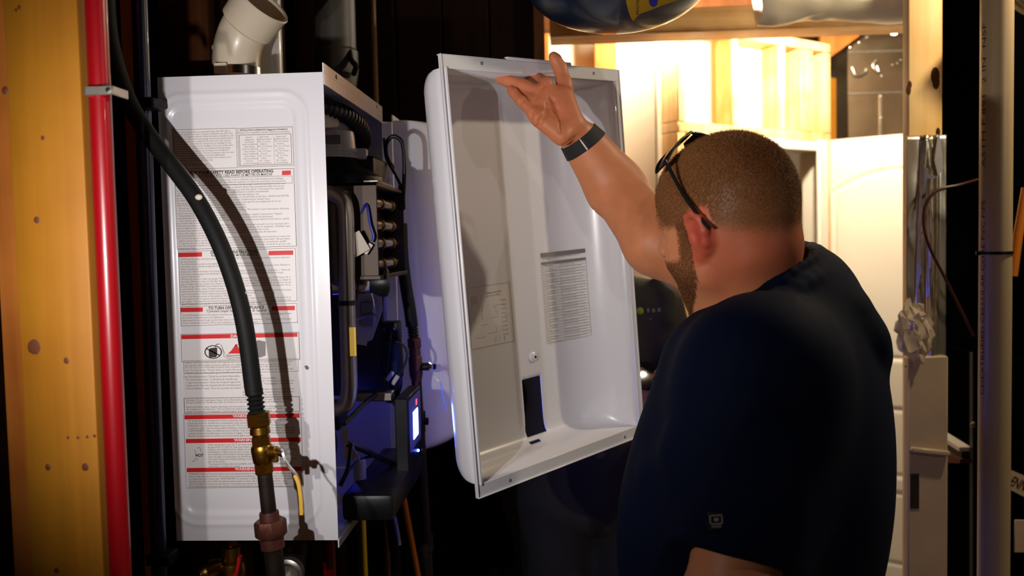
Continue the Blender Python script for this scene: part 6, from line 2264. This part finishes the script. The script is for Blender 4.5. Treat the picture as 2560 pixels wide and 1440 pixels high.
bm = BM(); box(bm, (x0 - .012, PY - .030, 0.0), (x1 + .002, PY - .004, zb), .003, 1); obj('lower_panel', bm, 'casing_tan', DC)
zl = P(2300, 1120, PY - .03).z
bm = BM(); box(bm, (x0 - .010, PY - .046, zl - .012), (x1 + .002, PY - .030, zl), .003, 1, R=rotmat(0, .12, 0)); obj('ledge', bm, 'casing_tan', DC)
bm = BM(); a, b = P(2273, 1182, PY - .031), P(2300, 1274, PY - .031); box(bm, (a.x, PY - .0312, b.z), (b.x, PY - .0302, a.z), 0); obj('sticker_border', bm, 'card_cream', DC, smooth=False)
bm = BM(); box(bm, (a.x + .002, PY - .0318, b.z + .002), (b.x - .002, PY - .0310, a.z - .002), 0); obj('sticker', bm, 'sticker_dark', DC, smooth=False)
# crumpled plastic bag hooked on the casing
bm = BM(); c = P(2285, 830, PY - .05)
bmesh.ops.create_icosphere(bm, subdivisions=4, radius=1.0)
for v in bm.verts:
    n_ = noise.noise_vector(v.co * 2.2) * .45 + noise.noise_vector(v.co * 5.0) * .22
    q_ = v.co + n_
    v.co = c + Vector((q_.x * .036, q_.y * .018, q_.z * .058 - .012 * q_.x))
tag(obj('plastic_bag', bm, 'wrap_plastic', angle=25), 'crumpled clear plastic bag of parts hanging on the metal casing', 'bag')

FX0, FX1, FY0, FY1 = 1.030, 1.75, 2.14, 2.50
FU = thing('furnace', 'black furnace cabinet behind the cream pipe', 'furnace', ((FX0 + FX1) / 2, 2.4, 0.0))
bm = BM(); box(bm, (FX0, FY0, 0.0), (FX1, FY1, 1.30), .006, 1); obj('cabinet', bm, 'furnace_black', FU)
bm = BM(); box(bm, (FX0 + .004, FY0 + .01, 1.302), (FX1, FY1 - .01, 2.44), .006, 1); obj('plenum', bm, 'furnace_black', FU)
fx = FX0 - .0005
bm = BM(); prism(bm, [PX(2432, 880, fx), PX(2440, 880, fx), PX(2440, 1450, fx), PX(2432, 1450, fx)], (-.008, 0, 0)); obj('door_edge', bm, 'furnace_panel', FU)
bm = BM(); lathe(bm, [(0, .008), (.006, .007), (.009, 0)], PX(2435, 1062, fx - .008), (-1, 0, 0), 10); obj('door_screw', bm, 'steel_dull', FU)
bm = BM(); prism(bm, [PX(2350, 1070, fx), PX(2428, 1118, fx), PX(2428, 1128, fx), PX(2350, 1080, fx)], (-.03, 0, 0)); obj('burner_slot', bm, 'card_cream', FU)
bm = BM(); prism(bm, [PX(2356, 1086, fx), PX(2424, 1128, fx), PX(2424, 1146, fx), PX(2358, 1110, fx)], (-.02, 0, 0)); obj('burner_tray', bm, 'sticker_dark', FU)
bm = BM(); prism(bm, [PX(2358, 1112, fx), PX(2430, 1148, fx), PX(2430, 1158, fx), PX(2358, 1156, fx)], (-.03, 0, 0)); obj('burner_tray', bm, 'union_iron', FU)
cq_ = [P(2521, 1172, FY0 - .002), P(2600, 1206, FY0 - .002), P(2600, 1262, FY0 - .002), P(2521, 1222, FY0 - .002)]
bm = BM(); prism(bm, cq_, (0, -.004, 0)); NP = obj('name_plate', bm, 'pvc_tan', FU)
ux = (cq_[1] - cq_[0]).normalized(); uz = Vector((0, 0, 1)); uz = (uz - ux * uz.dot(ux)).normalized()
pr = Print((ux, uz, Vector((0, -1, 0)))); pr.text("LENNOX", P(2513, 1208, FY0 - .0065), .034, width=.078, shear=.2, bold=.0008); pr.build('plate_text', 'union_iron', NP)
bm = BM(); box(bm, P(2534, 1380, FY0 - .002), P(2562, 1300, FY0 - .006), .001, 1); obj('side_sticker', bm, 'pvc_tan', FU)

# tall white plastic pipe with printed text and a black tie
QY = 1.82; c = P(2488, 720, QY); QR = .0300
WP = thing('drain_pipe', 'tall cream plastic pipe with black tie standing before the furnace', 'pipe', (c.x, QY, 0.0))
bm = BM(); lathe(bm, [(0, QR), (2.44, QR)], (c.x, QY, 0.0), (0, 0, 1), 36); obj('pipe', bm, 'pvc_tan', WP)
zt_ = P(2488, 632, QY).z
bm = BM(); lathe(bm, [(-.003, QR), (-.003, QR + .0016), (.003, QR + .0016), (.003, QR)], (c.x, QY, zt_), (0, 0, 1), 36); obj('zip_tie', bm, 'plastic_black', WP)
bm = BM(); box(bm, (c.x - QR - .008, QY - .004, zt_ - .004), (c.x - QR + .002, QY + .004, zt_ + .004), .001, 1); obj('zip_tie_head', bm, 'plastic_black', WP)
for body, pyb, pyt in (("COEXTRUDED CELLULAR CORE PVC PIPE", 985, 500), ("ASTM F 891  2 IN  NSF", 420, 60)):
    za, zb_ = P(2455, pyb, QY).z, P(2455, pyt, QY).z
    me = text_mesh(body, .0135, width=zb_ - za)
    pr = Print(FR)
    for v in me.vertices:
        an = math.radians(-78) - v.co.y / QR + .25
        pr.v.append(Vector((c.x + (QR + .0003) * math.sin(an), QY - (QR + .0003) * math.cos(an), za + v.co.x)))
    pr.f = [list(p.vertices) for p in me.polygons]
    pr.build('printed_text', 'print_black', WP)

bm = BM(); tube(bm, [P(2450, 448, 2.06), P(2400, 462, 2.07), P(2345, 475, 2.07), P(2315, 510, 2.07), P(2309, 560, 2.07), P(2325, 620, 2.07), P(2360, 690, 2.08), P(2400, 770, 2.09), P(2435, 840, 2.09)], .0035, 8, smooth=6)
tag(obj('thermostat_wire', bm, 'wire_copper'), 'thin brown wire looping from the metal casing to the pipe', 'wire')
bm = BM(); tube(bm, [P(2566, 470, 2.0), P(2545, 590, 2.0), P(2532, 690, 2.0)], .010, 10); tag(obj('gas_tube', bm, 'tape_orange'), 'short orange tube leaning at the right edge', 'tube')
bm = BM(); tube(bm, [P(2520, -30, 2.0), P(2560, 5, 2.0), P(2620, 40, 2.0)], .022, 16, smooth=5); tag(obj('insulated_line', bm, 'duct_foil'), 'shiny insulated line at the top right corner', 'pipe')
